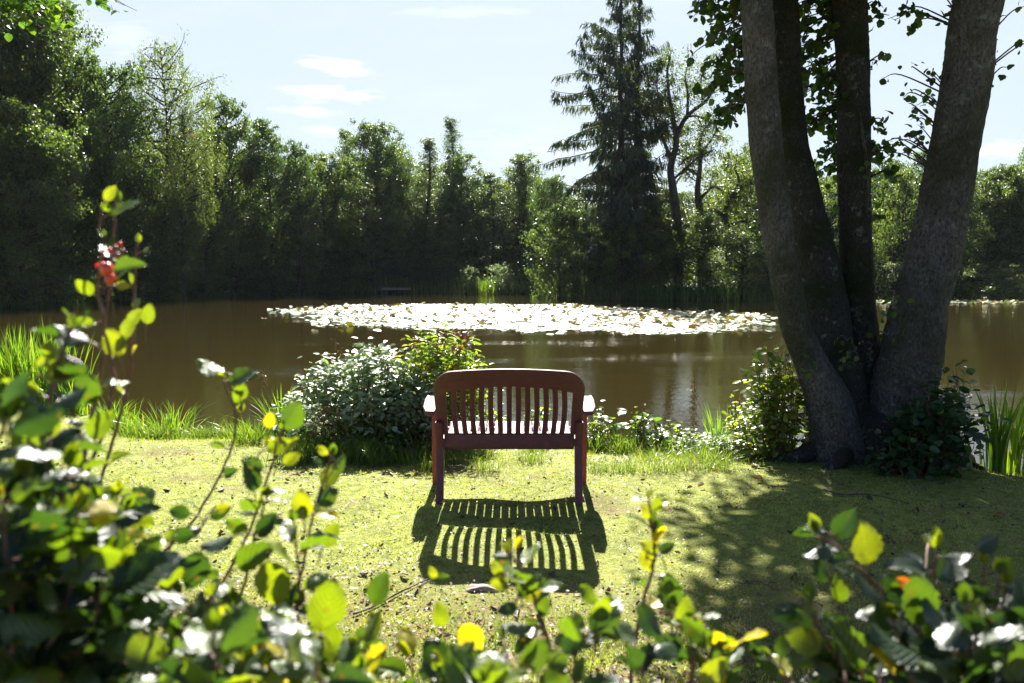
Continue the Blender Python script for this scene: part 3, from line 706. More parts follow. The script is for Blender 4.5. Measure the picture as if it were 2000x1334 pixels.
# trees deeper in the wood
deep = [(-60, -40, 60), (60, 20, 62), (160, 120, 64), (250, 180, 66), (340, 260, 70), (420, 250, 76), (500, 290, 78), (570, 310, 80), (630, 335, 80), (700, 310, 82),
        (770, 320, 82), (850, 325, 82), (930, 352, 84), (1000, 350, 82), (1070, 372, 80), (1130, 385, 74), (1200, 395, 72), (1280, 375, 70), (1360, 375, 72),
        (1440, 348, 74), (1520, 345, 74), (1600, 345, 76), (1680, 338, 76), (1760, 330, 78), (1840, 335, 76), (1920, 348, 76), (2000, 325, 74), (2080, 300, 70)]
deep += [(x + 35, yt + 55, D - 9) for (x, yt, D) in deep[4:-1] if not 880 < x < 1480]
for i, (x, yt, D) in enumerate(deep):
    zone = ('the left corner trees', 'the loose birch', 'the alders right of the birch', 'the landing stage', 'the willow bushes', 'the twin spruces', 'the old twisting alders', 'the near trunks', 'the right edge trees')[min(8, max(0, int(np.searchsorted([150, 400, 640, 850, 1060, 1270, 1450, 1880], x))))]
    tr('abc'[i % 3], x, yt, D, 72, ('half hidden', 'dark green', 'bushy')[i % 3] + ' tree deep in the wood behind ' + zone, group='trees deep in the wood')
# low shrubs on the waterline
for x, yt, D, hw, lab in [(913, 524, 62.6, 17, 'pale sunlit willow bush at the water, left of the bright grass patch'), (977, 519, 62.4, 21, 'pale sunlit willow bush at the water, right of the bright grass patch'),
                          (1052, 525, 63, 26, 'small pale bush by the water left of the yellow green shrubby tree'), (815, 500, 68, 26, 'tall thin grey bush right of the landing stage'),
                          (470, 520, 63, 60, 'low dark bush at the waterline right of the birches'), (620, 525, 66, 70, 'low dark bush under the rounded alders'),
                          (1770, 515, 55, 60, 'low dark bush at the waterline behind the near trunks'), (1930, 520, 53, 70, 'low dark bush at the waterline in the far right corner'),
                          (300, 500, 54, 70, 'low dark bush at the waterline below the birches'), (120, 500, 48, 90, 'low dark bush at the waterline in the left corner')]:
    o_ = tr('m', x, yt, D, hw, lab, name='waterside_bush', cat='shrub')
    if 'willow' in lab or 'pale' in lab:
        for ch in o_.children:
            if ch.name.startswith('crown'): ch.data = ch.data.copy(); ch.data.materials[0] = M['willow_leaf']
# red leaved spray high in the gap right of the birch
rg = np.random.default_rng(3); e = empty('rowan_tree', at(392, 575, 59), 'rowan with a red autumn spray showing beside the birch', 'tree')
e.location.z = float(height(np.array([e.location.x]), np.array([59.]))[0]); zz = at(390, 272, 59)[2]
mb = MB(); bx_, by_ = e.location.x, e.location.y
tube(mb, smooth_path([(bx_, by_, e.location.z - .4), (bx_ + .3, by_ - .3, zz * .5), (bx_ - .1, by_ - 1.2, zz - .3)], 6), np.linspace(.12, .03, 13), 6); mb.build('trunk', M['far_bark'], e)
mb = MB(); leaf_cloud(mb, np.array([(bx_ + dx, by_ - 1.6, zz + dz) for dx, dz in ((-.3, .2), (.1, 0), (.45, -.15), (.0, .35))]), .3, 45, .13, rg, QUAD, .6); mb.build('red_leaves', M['red_leaf'], e)
mb = MB(); leaf_cloud(mb, np.array([(bx_ + rg.normal(0, .7), by_ - .5 + rg.normal(0, .5), zz - rg.uniform(.6, 4)) for _ in range(36)]), .5, 60, .15, rg, QUAD, .6); mb.build('crown', M['far_light'], e)

# undergrowth along the far shore
mb = MB(); rg = np.random.default_rng(8)
us = rg.uniform(-.85, .85, 2600); Ds = y_far(us) + rg.uniform(.2, 16.0, 2600)
Cx = us * Ds; hz = height(Cx, Ds); gap = ((np.abs(us - (-.155)) < .02) | (np.abs(us + .035) < .012))
C = np.stack([Cx, Ds, hz + rg.uniform(.1, 1.0, 2600) * (1 + .12 * (Ds - y_far(us))) * np.where(gap, .1, 1)], -1)
leaf_cloud(mb, C, np.where(gap, .3, .85), 34, .19, rg, QUAD, .6)
tag(mb.build('undergrowth', M['far_leaf']), 'dark undergrowth along the far waterline', kind='stuff')
mb = MB(); us = rg.uniform(-.85, .85, 9000); Ds = y_far(us) + rg.uniform(-.5, 1.2, 9000); P = np.stack([us * Ds, Ds, height(us * Ds, Ds) - .05], -1)
blades(mb, P, rg.uniform(.6, 1.5, 9000), rg.normal(0, .25, (9000, 2)), .07, rg, 2)
tag(mb.build('shore_reeds', M['bank_blade']), 'thin dark reeds fringing the far waterline', kind='stuff')
mb = MB(); n = 6000; us = np.where(rg.uniform(size=n) < .5, rg.uniform(-.045, -.012, n), rg.uniform(-.18, -.13, n)); Ds = y_far(us) + rg.uniform(.5, 9, n)
P = np.stack([us * Ds, Ds, height(us * Ds, Ds)], -1); blades(mb, P, rg.uniform(.15, .35, n), rg.normal(0, .12, (n, 2)), .05, rg, 2, rnd=rg.uniform(.3, .85, n))
tag(mb.build('far_grass', M['reed']), 'grass clearings between the trees on the far bank', kind='stuff')

# landing stage on the far shore
jx = (777 - 1000) / F * 66
e = empty('landing_stage', (jx, 66, WZ), 'small dark wooden landing stage with a pale edge on the far shore', 'jetty')
mb = MB()
def box(mb, c, s, rnd=.5):
    c = np.array(c, float); s = np.array(s, float) / 2
    V = np.array([(i, j, k) for i in (-1, 1) for j in (-1, 1) for k in (-1, 1)]) * s + c
    mb.add(V, [(0, 1, 3, 2), (4, 6, 7, 5), (0, 4, 5, 1), (2, 3, 7, 6), (0, 2, 6, 4), (1, 5, 7, 3)], None, rnd)
for i in range(9): box(mb, (jx - 1.1 + i * .27, 66.2, WZ + .42), (.25, 1.6, .05))
mb.build('deck', M['stick'], e, smooth=False)
mb = MB(); box(mb, (jx, 65.36, WZ + .36), (2.4, .05, .14)); mb.build('edge_board', M['stone'], e, smooth=False)
for dx in (-1.05, 0, 1.05):
    mb = MB(); tube(mb, [(jx + dx, 65.55, WZ - .6), (jx + dx, 65.55, WZ + .39)], .06, 8); mb.build('post', M['far_bark'], e)

# ------------------------------------------------------------------ lily pads
def in_poly(P, poly):
    x, y = P[:, 0], P[:, 1]; ins = np.zeros(len(P), bool); j = len(poly) - 1
    for i in range(len(poly)):
        xi, yi = poly[i]; xj, yj = poly[j]
        ins ^= ((yi > y) != (yj > y)) & (x < (xj - xi) * (y - yi) / (yj - yi + 1e-12) + xi); j = i
    return ins
ppx = [(548, 607), (600, 603), (650, 598), (760, 596), (900, 595.5), (1110, 596), (1190, 602), (1330, 608), (1420, 612), (1505, 621), (1480, 629), (1440, 640), (1390, 650), (1270, 653), (1150, 650), (1080, 647), (1000, 648), (900, 642), (800, 641),
       (720, 641), (660, 632), (615, 622), (640, 616), (590, 611)]
poly = [tuple(ground_at(x, y, WZ)[:2]) for x, y in ppx]
rg = np.random.default_rng(21)
cand = []
lo = np.min(poly, 0); hi = np.max(poly, 0); cell = .185
gxx, gyy = np.meshgrid(np.arange(lo[0] - 4, hi[0] + 4, cell), np.arange(lo[1] - 3, hi[1] + 3, cell))
Pp = np.stack([gxx.ravel(), gyy.ravel()], -1) + rg.uniform(-.1, .1, (gxx.size, 2))
jit = Pp + np.stack([np.sin(Pp[:, 1] * 2.1 + 1) * .6 + rg.normal(0, .6, len(Pp)), np.sin(Pp[:, 0] * 1.7) * .5 + rg.normal(0, .22, len(Pp))], -1)
Pp = Pp[in_poly(jit, poly)]
dense = np.array([mnoise.noise(Vector((p[0] * .35, p[1] * .35, 3))) for p in Pp])
Pp = Pp[rg.uniform(size=len(Pp)) < .93 + dense * .8]
us = rg.uniform(.44, .75, 1500); Dd = rg.uniform(46.2, 49.5, 1500) + .8 * np.sin(us * 60); Pp = np.vstack([Pp, np.stack([us * Dd, Dd], -1)])
def pad_tm(n=10):
    V = [(0, 0, .0)]; 
    for i in range(n + 1):
        a = .18 + (2 * math.pi - .36) * i / n; V.append((math.sin(a), math.cos(a) * 1.0, .05 + .04 * math.sin(3 * a)))
    V = np.array(V, float)
    return (V, [[(0, i + 1, i + 2) for i in range(n)]], np.stack([V[:, 0] / 2 + .5, V[:, 1] / 2 + .5], -1))
PAD = pad_tm()
order = np.argsort(np.hypot(Pp[:, 0], Pp[:, 1])); Pp = Pp[order]
ind, rest = Pp[:300], Pp[300:]
k = len(rest); az = rg.uniform(0, 6.28, k); D = np.stack([np.cos(az), np.sin(az), rg.normal(0, .06, k)], -1); N = np.stack([rg.normal(0, .12, k), rg.normal(-.02, .12, k), np.ones(k)], -1)
rr = rg.uniform(0, .86, k); rr = np.where(rg.uniform(size=k) < .05 + .07 * (rest[:, 0] > 2), rg.uniform(.88, 1, k), rr)
lift = np.where(rr > .87, .08, .012) + rg.uniform(0, .02, k)
odd = rr > .87; N[odd] += rg.normal(0, .5, (odd.sum(), 3)) * np.array((1, 1, 0))
mb = MB(); leaves(mb, PAD, np.concatenate([rest, (WZ + lift)[:, None]], 1), D, N, rg.uniform(.09, .15, k), rr)
tag(mb.build('lily_pad_carpet', M['pad'], smooth=False), 'carpet of white shining lily pads across the middle of the pond', kind='stuff')
pad_meshes = []
for i in range(5):
    mb = MB(); leaves(mb, PAD, [(0, 0, 0)], [(0, 1, .02)], [(rg.normal(0, .07), rg.normal(0, .08), 1)], [.145], [rg.uniform(0, .8) if i < 4 else .95])
    pad_meshes.append(mb)
pobs = []
for i, p in enumerate(ind):
    if i < 5: o = pad_meshes[i].build('lily_pad', M['pad'], smooth=False); pobs.append(o)
    else: o = pobs[int(rg.choice(5, p=[.245, .245, .245, .245, .02]))].copy(); COL.objects.link(o)
    o.location = (p[0], p[1], WZ + .012 + rg.uniform(0, .015)); o.rotation_euler = (0, 0, rg.uniform(0, 6.28)); s_ = rg.uniform(.7, 1.15); o.scale = (s_, s_, s_)
    tag(o, 'round floating lily pad at the near rim of the lily carpet', 'lily pad', 'lily pads along the near rim of the carpet')
fl = at(597, 606, 34.5); fl[2] = WZ + .03
e = empty('water_lily', fl, 'white water lily flower at the left tip of the lily carpet', 'flower')
mb = MB(); k = 16; az = np.arange(k) * 2.4; leaves(mb, MID, np.tile(fl, (k, 1)), np.stack([np.cos(az), np.sin(az), .5 + .08 * np.arange(k)], -1), np.tile((0, 0, 1.), (k, 1)), .16, .5); mb.build('petals', M['petal'], e)

# ------------------------------------------------------------------ the near tree: four stems from one stool
def bark_disp(seed, amp=.075):
    def f(k, n):
        out = np.ones((k, n))
        for i in range(k):
            for j in range(n):
                a = 2 * math.pi * j / n; c_, s_ = math.cos(a), math.sin(a)
                out[i, j] = 1 + amp * mnoise.noise(Vector((c_ * 1.6 + seed, s_ * 1.6, i * .06))) + amp * .5 * mnoise.noise(Vector((c_ * 6 + seed, s_ * 6, i * .10))) + .45 * amp * mnoise.noise(Vector((c_ * 11, s_ * 11 + seed, i * .35)))
        return out
    return f
broot = np.array(ground_at(1715, 880)); broot[1] = 6.55; broot[0] = (1715 - 1000) / F * 6.55; broot[2] = -.15
big = empty('near_alder', broot, 'large old tree with four mossy grey trunks at the water right of the bench', 'tree')
def stem(spec, D0, D1, seed, ext, label=None, mt='bark'):
    pts = []; rad = []
    for i, (x0, x1, y) in enumerate(spec):
        D = D0 + (D1 - D0) * i / (len(spec) - 1); c0 = at((x0 + x1) / 2, y, D); pts.append(c0); rad.append((x1 - x0) / 2 / F * D * .93)
    for (dx, dy, dz, r) in ext: pts.append(pts[-1] + np.array((dx, dy, dz))); rad.append(r)
    pts = np.array(pts); sp_ = smooth_path(pts, 34); rr_ = np.interp(np.linspace(0, len(rad) - 1, len(sp_)), np.arange(len(rad)), rad)
    mb = MB(); tube(mb, sp_, rr_, 56, disp=bark_disp(seed)); o = mb.build('trunk', M[mt], big)
    if label: o['label'] = label
    return sp_
sA = stem([(1585, 1700, 905), (1572, 1665, 790), (1548, 1612, 700), (1520, 1580, 620), (1491, 1553, 470), (1464, 1530, 290), (1452, 1517, 130), (1445, 1508, -10)], 6.45, 6.3, 3, [(-.12, .1, 1.2, .11), (-.2, .2, 1.6, .09), (-.2, .3, 1.8, .05)], 'leftmost trunk, bending up to the left')
sB = stem([(1570, 1740, 915), (1566, 1700, 780), (1567, 1668, 665), (1553, 1650, 560), (1535, 1618, 440), (1518, 1580, 290), (1508, 1566, 150), (1500, 1556, -10)], 6.75, 7.05, 9, [(-.1, .3, 1.2, .10), (-.1, .5, 1.8, .08), (0, .6, 2.0, .04)], 'second trunk, mossier, crossing behind the leftmost one higher up', 'mossy_bark')
sC = stem([(1640, 1780, 890), (1660, 1735, 770), (1657, 1718, 662), (1645, 1708, 560), (1637, 1701, 400), (1635, 1700, 250), (1633, 1697, 120), (1626, 1692, -10)], 6.85, 7.0, 17, [(.0, .2, 1.4, .12), (.1, .4, 1.8, .09), (.2, .5, 2.0, .04)], 'upright dark mossy trunk in the middle', 'mossy_bark')
sD = stem([(1660, 1900, 910), (1697, 1830, 790), (1718, 1842, 690), (1742, 1850, 600), (1782, 1884, 460), (1812, 1906, 320), (1842, 1934, 150), (1866, 1960, -10)], 6.6, 6.5, 23, [(.4, .2, 1.3, .17), (.5, .3, 1.6, .13), (.5, .5, 1.8, .06)], 'thickest trunk, leaning out to the right')
mb = MB()
k_, n_ = 26, 80; V = []
for i in range(k_):
    t_ = i / (k_ - 1); zz = -.35 + .72 * t_
    for j in range(n_):
        a = 2 * math.pi * j / n_; fl_ = (1 - t_) ** 2.4
        r_ = .50 * (1 - .20 * t_) + .26 * fl_ * (1 + .8 * mnoise.noise(Vector((math.cos(a) * 2.2, math.sin(a) * 2.2, 4)))) ; r_ *= 1 + .13 * mnoise.noise(Vector((math.cos(a) * 3, math.sin(a) * 3, t_ * 2))) + .05 * mnoise.noise(Vector((math.cos(a) * 9, math.sin(a) * 9, t_ * 7)))
        if t_ > .82: r_ *= 1 - ((t_ - .82) / .18) ** 2 * .55
        V.append((broot[0] + .02 + r_ * 1.12 * math.cos(a), broot[1] + r_ * .62 * math.sin(a), zz))
ib = np.arange(k_ - 1)[:, None] * n_; jb = np.arange(n_)[None]; mb.add(V, np.stack([ib + jb, ib + (jb + 1) % n_, ib + n_ + (jb + 1) % n_, ib + n_ + jb], -1).reshape(-1, 4)); mb.f.append((np.arange(n_) + (k_ - 1) * n_)[None])
mb.build('stool', M['mossy_bark'], big)
for i, (a0, L0) in enumerate([(-2.9, .55), (-2.3, .42), (-1.75, .36), (-1.2, .45), (-.6, .5), (.0, .4)]):
    b0 = broot + np.array((.50 * math.cos(a0), .30 * math.sin(a0), 0)); q1 = b0 + np.array((math.cos(a0 + .25), math.sin(a0 + .25) * .8, 0)) * L0 * .5; q2 = b0 + np.array((math.cos(a0 - .1), math.sin(a0 - .1) * .8, 0)) * L0
    pth = smooth_path([b0, q1, q2], 9); pth[:, 2] = height(pth[:, 0], pth[:, 1]) + np.linspace(.10, -.03, len(pth)); mb = MB(); tube(mb, pth, np.linspace(.085, .018, len(pth)), 14, disp=bark_disp(30 + i, .25)); mb.build('root', M['mossy_bark'], big)
# crown above the frame; its foliage is what shades the right side of the lawn
rg = np.random.default_rng(77)
def shade_edge(Yg): return interp(Yg, [-1, 0, .6, 1.5, 2.4, 2.9, 3.4, 4.07, 4.4, 5.1, 5.6, 6.1, 6.6, 9], [.7, .52, .55, .8, .75, .66, .60, .64, .74, 1.20, 1.65, 2.25, 3.3, 4.2])
def above_frame(P, m=.35):
    v = (P[:, 2] - CAMH) / P[:, 1]; return v > math.tan(math.atan(667 / F) - PITCH) + m / P[:, 1]
C = []; br = MB()
while len(C) < 1500:
    c0 = np.array((rg.uniform(.4, 7.5), rg.uniform(4.6, 13.5), rg.uniform(3.9, 10)))
    if not above_frame(c0[None], .45)[0]: continue
    if ((c0[0] - 4.2) / 4.4) ** 2 + ((c0[1] - 9.6) / 4.9) ** 2 + ((c0[2] - 6.5) / 4.2) ** 2 > 1 or not -1.0 < c0[1] - c0[2] / math.tan(SUN_EL) < 7.5: continue
    Yg = c0[1] - c0[2] / math.tan(SUN_EL)
    e_ = shade_edge(Yg); wob = .22 * mnoise.noise(Vector((Yg * 1.6, c0[2] * .1, 0)))
    if c0[0] < e_ + .32 + wob: continue
    if mnoise.noise(Vector((c0[0] * .9, Yg * 1.1, 7))) < -.55: continue
    C.append(c0)
C = np.array(C)
stems = [sA, sB, sC, sD]
for c0 in C[::3]:
    s_ = stems[int(rg.integers(0, 4))]; hi_ = s_[(s_[:, 2] > 3.9)]; q = hi_[np.argmin(np.linalg.norm(hi_ - c0, axis=1) + .5 * np.maximum(0, hi_[:, 2] - c0[2]) * 2)]
    mid_ = (q + c0) / 2 + np.array((0, 0, .15)) + rg.normal(0, .12, 3)
    if above_frame(mid_[None], .1)[0]: tube(br, smooth_path([q, mid_, c0], 4), np.linspace(.028, .005, 9), 4, cap=False)
br.build('branches', M['bark'], big)
mb = MB(); P = np.repeat(C, 46, 0) + rg.normal(0, .2, (len(C) * 46, 3)); P = P[above_frame(P, .12)]; k = len(P)
leaves(mb, MID, P, rg.normal(0, 1, (k, 3)) + np.array((0, 0, -.4)), rg.normal(0, .5, (k, 3)) + np.array((0, 0, 1.)), rg.uniform(.085, .13, k), rg.uniform(0, 1, k), wid=1.25)
mb.build('crown', M['alder_leaf'], big)
# low sprigs that hang into view
mb = MB(); tw = MB()
def sprig(x, y, rx, ry, n, D, fr=None, sz=.075):
    c0 = at(x, y, D); u_ = D / F
    base_ = c0 if fr is None else np.array(fr)
    m_ = max(2, n // 7)
    for j in range(m_):
        a = rg.uniform(0, 6.28); q_ = math.sqrt(rg.uniform()); tip = c0 + np.array((math.cos(a) * rx * q_ * u_, rg.normal(0, .22), math.sin(a) * ry * q_ * u_))
        st = c0 + (base_ - c0) * .35
        pth = smooth_path([base_, (st + tip) / 2 + np.array((0, 0, .04)), tip], 5); tube(tw, pth, np.linspace(.008, .0025, len(pth)), 4, cap=False)
        for l in range(n // m_ + 1):
            t_ = rg.uniform(.45, 1.0); p = pth[int(t_ * (len(pth) - 1))] + rg.normal(0, .035, 3)
            dd = rg.normal(0, .7, 3) + np.array((0, 0, -.6)); nn_ = rg.normal(0, .8, 3) + np.array((0, -.5, .5))
            leaves(mb, ROUND, [p], [dd], [nn_], [sz * rg.uniform(.55, 1.2)], [rg.uniform(0, 1)])
A0 = sA[-70]; 
for a in [(1385, 8, 50, 22, 60), (1440, 20, 40, 30, 50), (1420, 55, 45, 22, 45), (1440, 100, 35, 25, 40), (1415, 125, 42, 30, 60), (1432, 165, 32, 28, 45), (1400, 175, 28, 25, 34), (1428, 212, 32, 24, 50), (1405, 232, 24, 18, 26), (1385, 75, 22, 12, 10), (1372, 100, 18, 10, 6), (1445, 60, 25, 80, 40)]:
    sprig(*a, 6.9, fr=sA[np.argmin(abs(sA[:, 2] - (at(1450, a[1] - 60, 6.3)[2])))])
for a in [(1590, 18, 45, 25, 80), (1560, 60, 30, 40, 50), (1610, 70, 30, 40, 70), (1580, 110, 38, 30, 70), (1615, 140, 28, 40, 60), (1590, 180, 35, 30, 60), (1575, 150, 22, 30, 30), (1612, 215, 30, 30, 55), (1590, 250, 30, 25, 40), (1622, 262, 22, 30, 38), (1600, 300, 24, 18, 26), (1622, 330, 24, 18, 34), (1605, 350, 15, 15, 10)]:
    sprig(*a, 7.3, fr=sC[np.argmin(abs(sC[:, 2] - (at(1650, a[1] - 50, 7)[2])))])
for a in [(1700, 15, 16, 22, 16), (1705, 40, 12, 14, 8), (1703, 230, 12, 60, 34), (1712, 295, 18, 22, 20), (1735, 300, 25, 25, 22), (1720, 335, 20, 18, 16), (1690, 400, 12, 60, 14), (1712, 115, 14, 14, 6), (1708, 420, 10, 16, 5)]:
    sprig(*a, 7.1, fr=sC[np.argmin(abs(sC[:, 2] - (at(1650, a[1] + 30, 7)[2])))])
for a in [(1820, 8, 45, 16, 34), (1845, 30, 20, 14, 14), (1800, 5, 20, 8, 8), (1815, 150, 22, 18, 10), (1780, 172, 26, 12, 5), (1760, 138, 10, 8, 2), (1820, 195, 18, 18, 6), (1770, 215, 20, 14, 4), (1800, 228, 20, 10, 5), (1775, 270, 20, 20, 9), (1795, 262, 20, 12, 6), (1760, 288, 22, 16, 10), (1798, 298, 22, 14, 9), (1745, 275, 12, 14, 6)]:
    sprig(*a, 6.9, fr=sD[np.argmin(abs(sD[:, 2] - (at(1850, a[1] + 60, 6.5)[2])))], sz=.062)
for a in [(1965, 105, 22, 22, 7), (1988, 90, 14, 12, 3), (1950, 140, 12, 16, 6), (1955, 40, 8, 12, 3), (1712, 395, 10, 40, 8)]:
    sprig(*a, 6.5, fr=sD[np.argmin(abs(sD[:, 2] - (at(1900, a[1] + 80, 6.5)[2])))] if a[0] > 1800 else sC[200], sz=.055)
for a in [(1655, 665, 6, 12, 4), (1650, 715, 14, 10, 6), (1660, 690, 8, 8, 4), (1732, 620, 8, 25, 8), (1735, 655, 8, 12, 4), (1560, 730, 8, 14, 4), (1745, 577, 8, 6, 2), (1575, 715, 8, 8, 3)]:
    sprig(*a, 6.2, sz=.05)
mb.build('hanging_leaves', M['alder_leaf'], big); tw.build('twigs', M['bark'], big)

# overhanging branch at the top left, trunk outside the picture
rg = np.random.default_rng(5); orr = np.array((-8.6, 9.5, 0.0)); e = empty('overhanging_alder', orr, 'leafy branch tips of a near tree hanging in at the top left corner', 'tree')
mb = MB(); tr_ = smooth_path([orr + (0, 0, -.2), orr + (.1, 0, 3), orr + (.3, .1, 7)], 8); tube(mb, tr_, np.linspace(.2, .09, len(tr_)), 12); mb.build('trunk', M['bark'], e)
mb = MB(); tw = MB()
_a, _b = (1, 1)
_big = mb
for a in [(205, -8, 40, 16, 40), (180, -20, 50, 20, 30), (40, 12, 60, 24, 90), (95, 25, 30, 26, 60), (15, 45, 30, 20, 40), (70, 55, 35, 25, 36), (240, 2, 12, 8, 6), (120, 5, 40, 20, 50), (140, -40, 120, 30, 60)]:
    sprig(*a, 8.8, fr=tr_[14], sz=.085)
mb.build('leaves', M['alder_leaf'], e); tw.build('twigs', M['bark'], e)

# ------------------------------------------------------------------ lawn and bank vegetation
rg = np.random.default_rng(101)
def gz(P): return np.concatenate([P, height(P[:, 0], P[:, 1])[:, None]], 1)
mb = MB(); n = 230000
Y = 1.9 + (8.2 - 1.9) * rg.uniform(0, 1, n) ** 1.0; X = rg.uniform(-.78, .78, n) * (Y + .3)
ok = (Y < y_near(X) + .05); P = gz(np.stack([X, Y], -1)[ok]); n = len(P)
pn = np.array([mnoise.noise(Vector((p[0] * 1.3, p[1] * 1.3, 1))) for p in P[::40]]); 
fine = np.sin(P[:, 0] * 5.1 + 2 * np.sin(P[:, 1] * 3.3)) * np.sin(P[:, 1] * 4.3 + 1.7 * np.sin(P[:, 0] * 2.9))
bare = np.array([mnoise.noise(Vector((p[0] * 1.7, p[1] * 2.1, 5))) + .6 * mnoise.noise(Vector((p[0] * 6, p[1] * 6, 2))) for p in P])
bare = np.clip((bare - .28 + .38 * np.clip(3.75 - P[:, 1], 0, 1) - .25 * np.clip(P[:, 0] * -.6, 0, 1)) * 5, 0, .8)
keep = rg.uniform(size=n) < (.78 + .22 * fine) * (1 - bare); P = P[keep]; fine = fine[keep]; n = len(P)
Hh = rg.uniform(.006, .02, n) * (1 + .35 * fine) + np.where(P[:, 1] < 3.6, rg.uniform(0, .03, n) * np.clip((3.7 - P[:, 1]) * 1.3, 0, 1), 0) + np.where(y_near(P[:, 0]) - P[:, 1] < .7, rg.uniform(0, .035, n), 0)
blades(mb, P, Hh, rg.normal(0, .008, (n, 2)) * (1 + Hh[:, None] * 30), rg.uniform(.003, .0065, n), rg, 1, rnd=np.clip(rg.beta(2, 2, n) + .12 * fine, 0, 1))
tag(mb.build('lawn_grass', M['lawn_blade'], smooth=False), 'short mossy lawn grass around the bench', kind='stuff')

# looser, longer grass in the near lawn and along the bank
mb = MB()
def grass_patch(cx_, cy_, sx_, sy_, n, h0, h1, lean=.05, w_=.006, lo=0., hi=1.):
    P = np.stack([rg.normal(cx_, sx_, n), rg.normal(cy_, sy_, n)], -1); P = gz(P); P = P[P[:, 2] > -.42]; k = len(P)
    H = rg.uniform(h0, h1, k); blades(mb, P, H, rg.normal(0, lean, (k, 2)) * (H[:, None] / h1 + .4), w_, rg, 3, rnd=rg.uniform(lo, hi, k))
for i in range(150):
    x = rg.uniform(-4.2, 3.4); y = y_near(np.array([x]))[0] - rg.uniform(.0, .55) ** 1.3
    if abs(x - 3) < .6 and y > 6: continue
    grass_patch(x, y, .08, .06, 75, .05, rg.choice([.12, .16, .24]), .05)
for i in range(110):
    y = rg.uniform(1.9, 3.45); x = rg.uniform(-.72, .45) * (y + .2)
    grass_patch(x, y, .10, .09, 60, .02, rg.choice([.04, .06, .09]), .025, .004)
for i in range(26): grass_patch(rg.uniform(-1.9, -.4), rg.uniform(6.3, 7.0), .11, .08, 120, .08, .26, .07, lo=0, hi=.8)
for (x, y) in [(945, 905), (1040, 890), (900, 885), (1180, 905), (1230, 905), (1290, 905), (1340, 900), (1400, 905), (680, 880), (740, 890), (800, 885), (640, 880), (590, 870), (830, 900)]:
    g_ = ground_at(x, y + 15); grass_patch(g_[0], g_[1], .07, .06, 130, .06, .17, .07, .004, .3, 1)
tag(mb.build('bank_grass', M['bank_blade'], smooth=False), 'longer loose grass along the bank and at the front of the lawn', kind='stuff')

def clump(name, label, cat, loc, n, h0, h1, spread, lean, width, matn='reed', lo=0., hi=1., zb=None, group=None):
    loc = np.array(loc, float); loc[2] = float(height(loc[0:1], loc[1:2])[0]) if zb is None else zb
    e = empty(name, loc, label, cat, group); mb = MB(); a = rg.uniform(0, 6.28, n); r = np.abs(rg.normal(0, spread, n))
    P = np.stack([loc[0] + np.cos(a) * r, loc[1] + np.sin(a) * r * .7, np.full(n, loc[2] - .03)], -1)
    H = rg.uniform(h0, h1, n); out = np.stack([np.cos(a), np.sin(a)], -1) * (rg.uniform(.0, 1, n) * lean)[:, None] + rg.normal(0, lean * .3, (n, 2))
    blades(mb, P, H, out, width, rg, 5, rnd=rg.uniform(lo, hi, n)); mb.build('blades', M[matn], e); return e
clump('reed_clump', 'dense green reeds with long curved tips at the left edge of the picture', 'reeds', (-5.95, 9.5, 0), 330, .45, 1.0, .30, .38, .022, lo=.1)
clump('reed_clump', 'reeds beside the grey stump, right of the leftmost reeds', 'reeds', (-5.45, 9.4, 0), 150, .4, .9, .2, .22, .018)
clump('reed_clump', 'tall thin reeds with the highest single blade at far left', 'reeds', (-5.75, 9.9, 0), 36, 1.0, 1.5, .16, .3, .02, lo=.2, hi=.8)
clump('reed_clump', 'low leaning reeds right of the grey stump', 'reeds', (-4.85, 8.7, 0), 90, .3, .6, .15, .3, .016)
clump('sedge_clump', 'bright sedge tuft on the bank at left, nearer the stump', 'sedge', (-3.95, 7.8, 0), 110, .2, .42, .14, .22, .011, lo=.2)
clump('sedge_clump', 'bright sedge tuft on the bank at left, nearer the silvery bush', 'sedge', (-3.35, 7.65, 0), 130, .2, .5, .15, .3, .012, lo=.3)
clump('sedge_clump', 'small sedge tuft between the two bright tufts on the left bank', 'sedge', (-3.65, 7.5, 0), 80, .12, .3, .12, .15, .009)
clump('sedge_clump', 'sedge with arching blades just left of the silvery bush', 'sedge', (-2.15, 7.35, 0), 70, .3, .62, .09, .3, .014, lo=.3, hi=.9)
clump('sedge_clump', 'fine low grass clump left of the silvery bush', 'grass', (-2.35, 7.2, 0), 150, .12, .34, .14, .2, .006)
clump('sedge_clump', 'upright yellow green sedge between the bench and the near tree', 'sedge', (1.83, 6.95, 0), 85, .3, .72, .09, .2, .014, lo=.4, hi=.95)
clump('sedge_clump', 'short sedge at the foot of the upright yellow green sedge', 'sedge', (1.72, 6.85, 0), 120, .12, .32, .12, .14, .010, lo=.2)
clump('sedge_clump', 'small sedge tuft right of the bench among broad leaved plants', 'sedge', (1.22, 6.95, 0), 60, .12, .32, .07, .14, .009)
clump('iris_clump', 'iris leaves standing in the water at the right edge', 'iris', (3.80, 6.15, 0), 44, .45, .82, .07, .16, .028, lo=.3, hi=1.)
clump('iris_clump', 'dry streaked iris leaves half cut by the right edge', 'iris', (4.05, 6.3, 0), 50, .4, .8, .08, .2, .022, lo=.5, hi=1.)
clump('grass_tuft', 'pale grass tuft under the left half of the bench', 'grass', (-.22, 6.45, 0), 190, .08, .20, .07, .17, .004, 'bank_blade', .5, 1)
clump('grass_tuft', 'pale grass tuft under the right half of the bench', 'grass', (.16, 6.6, 0), 160, .08, .18, .07, .15, .004, 'bank_blade', .5, 1)
clump('grass_tuft', 'wide pale grass tuft on the bank left of the near tree', 'grass', (1.62, 6.3, 0), 260, .08, .19, .13, .16, .005, 'bank_blade', .4, 1)
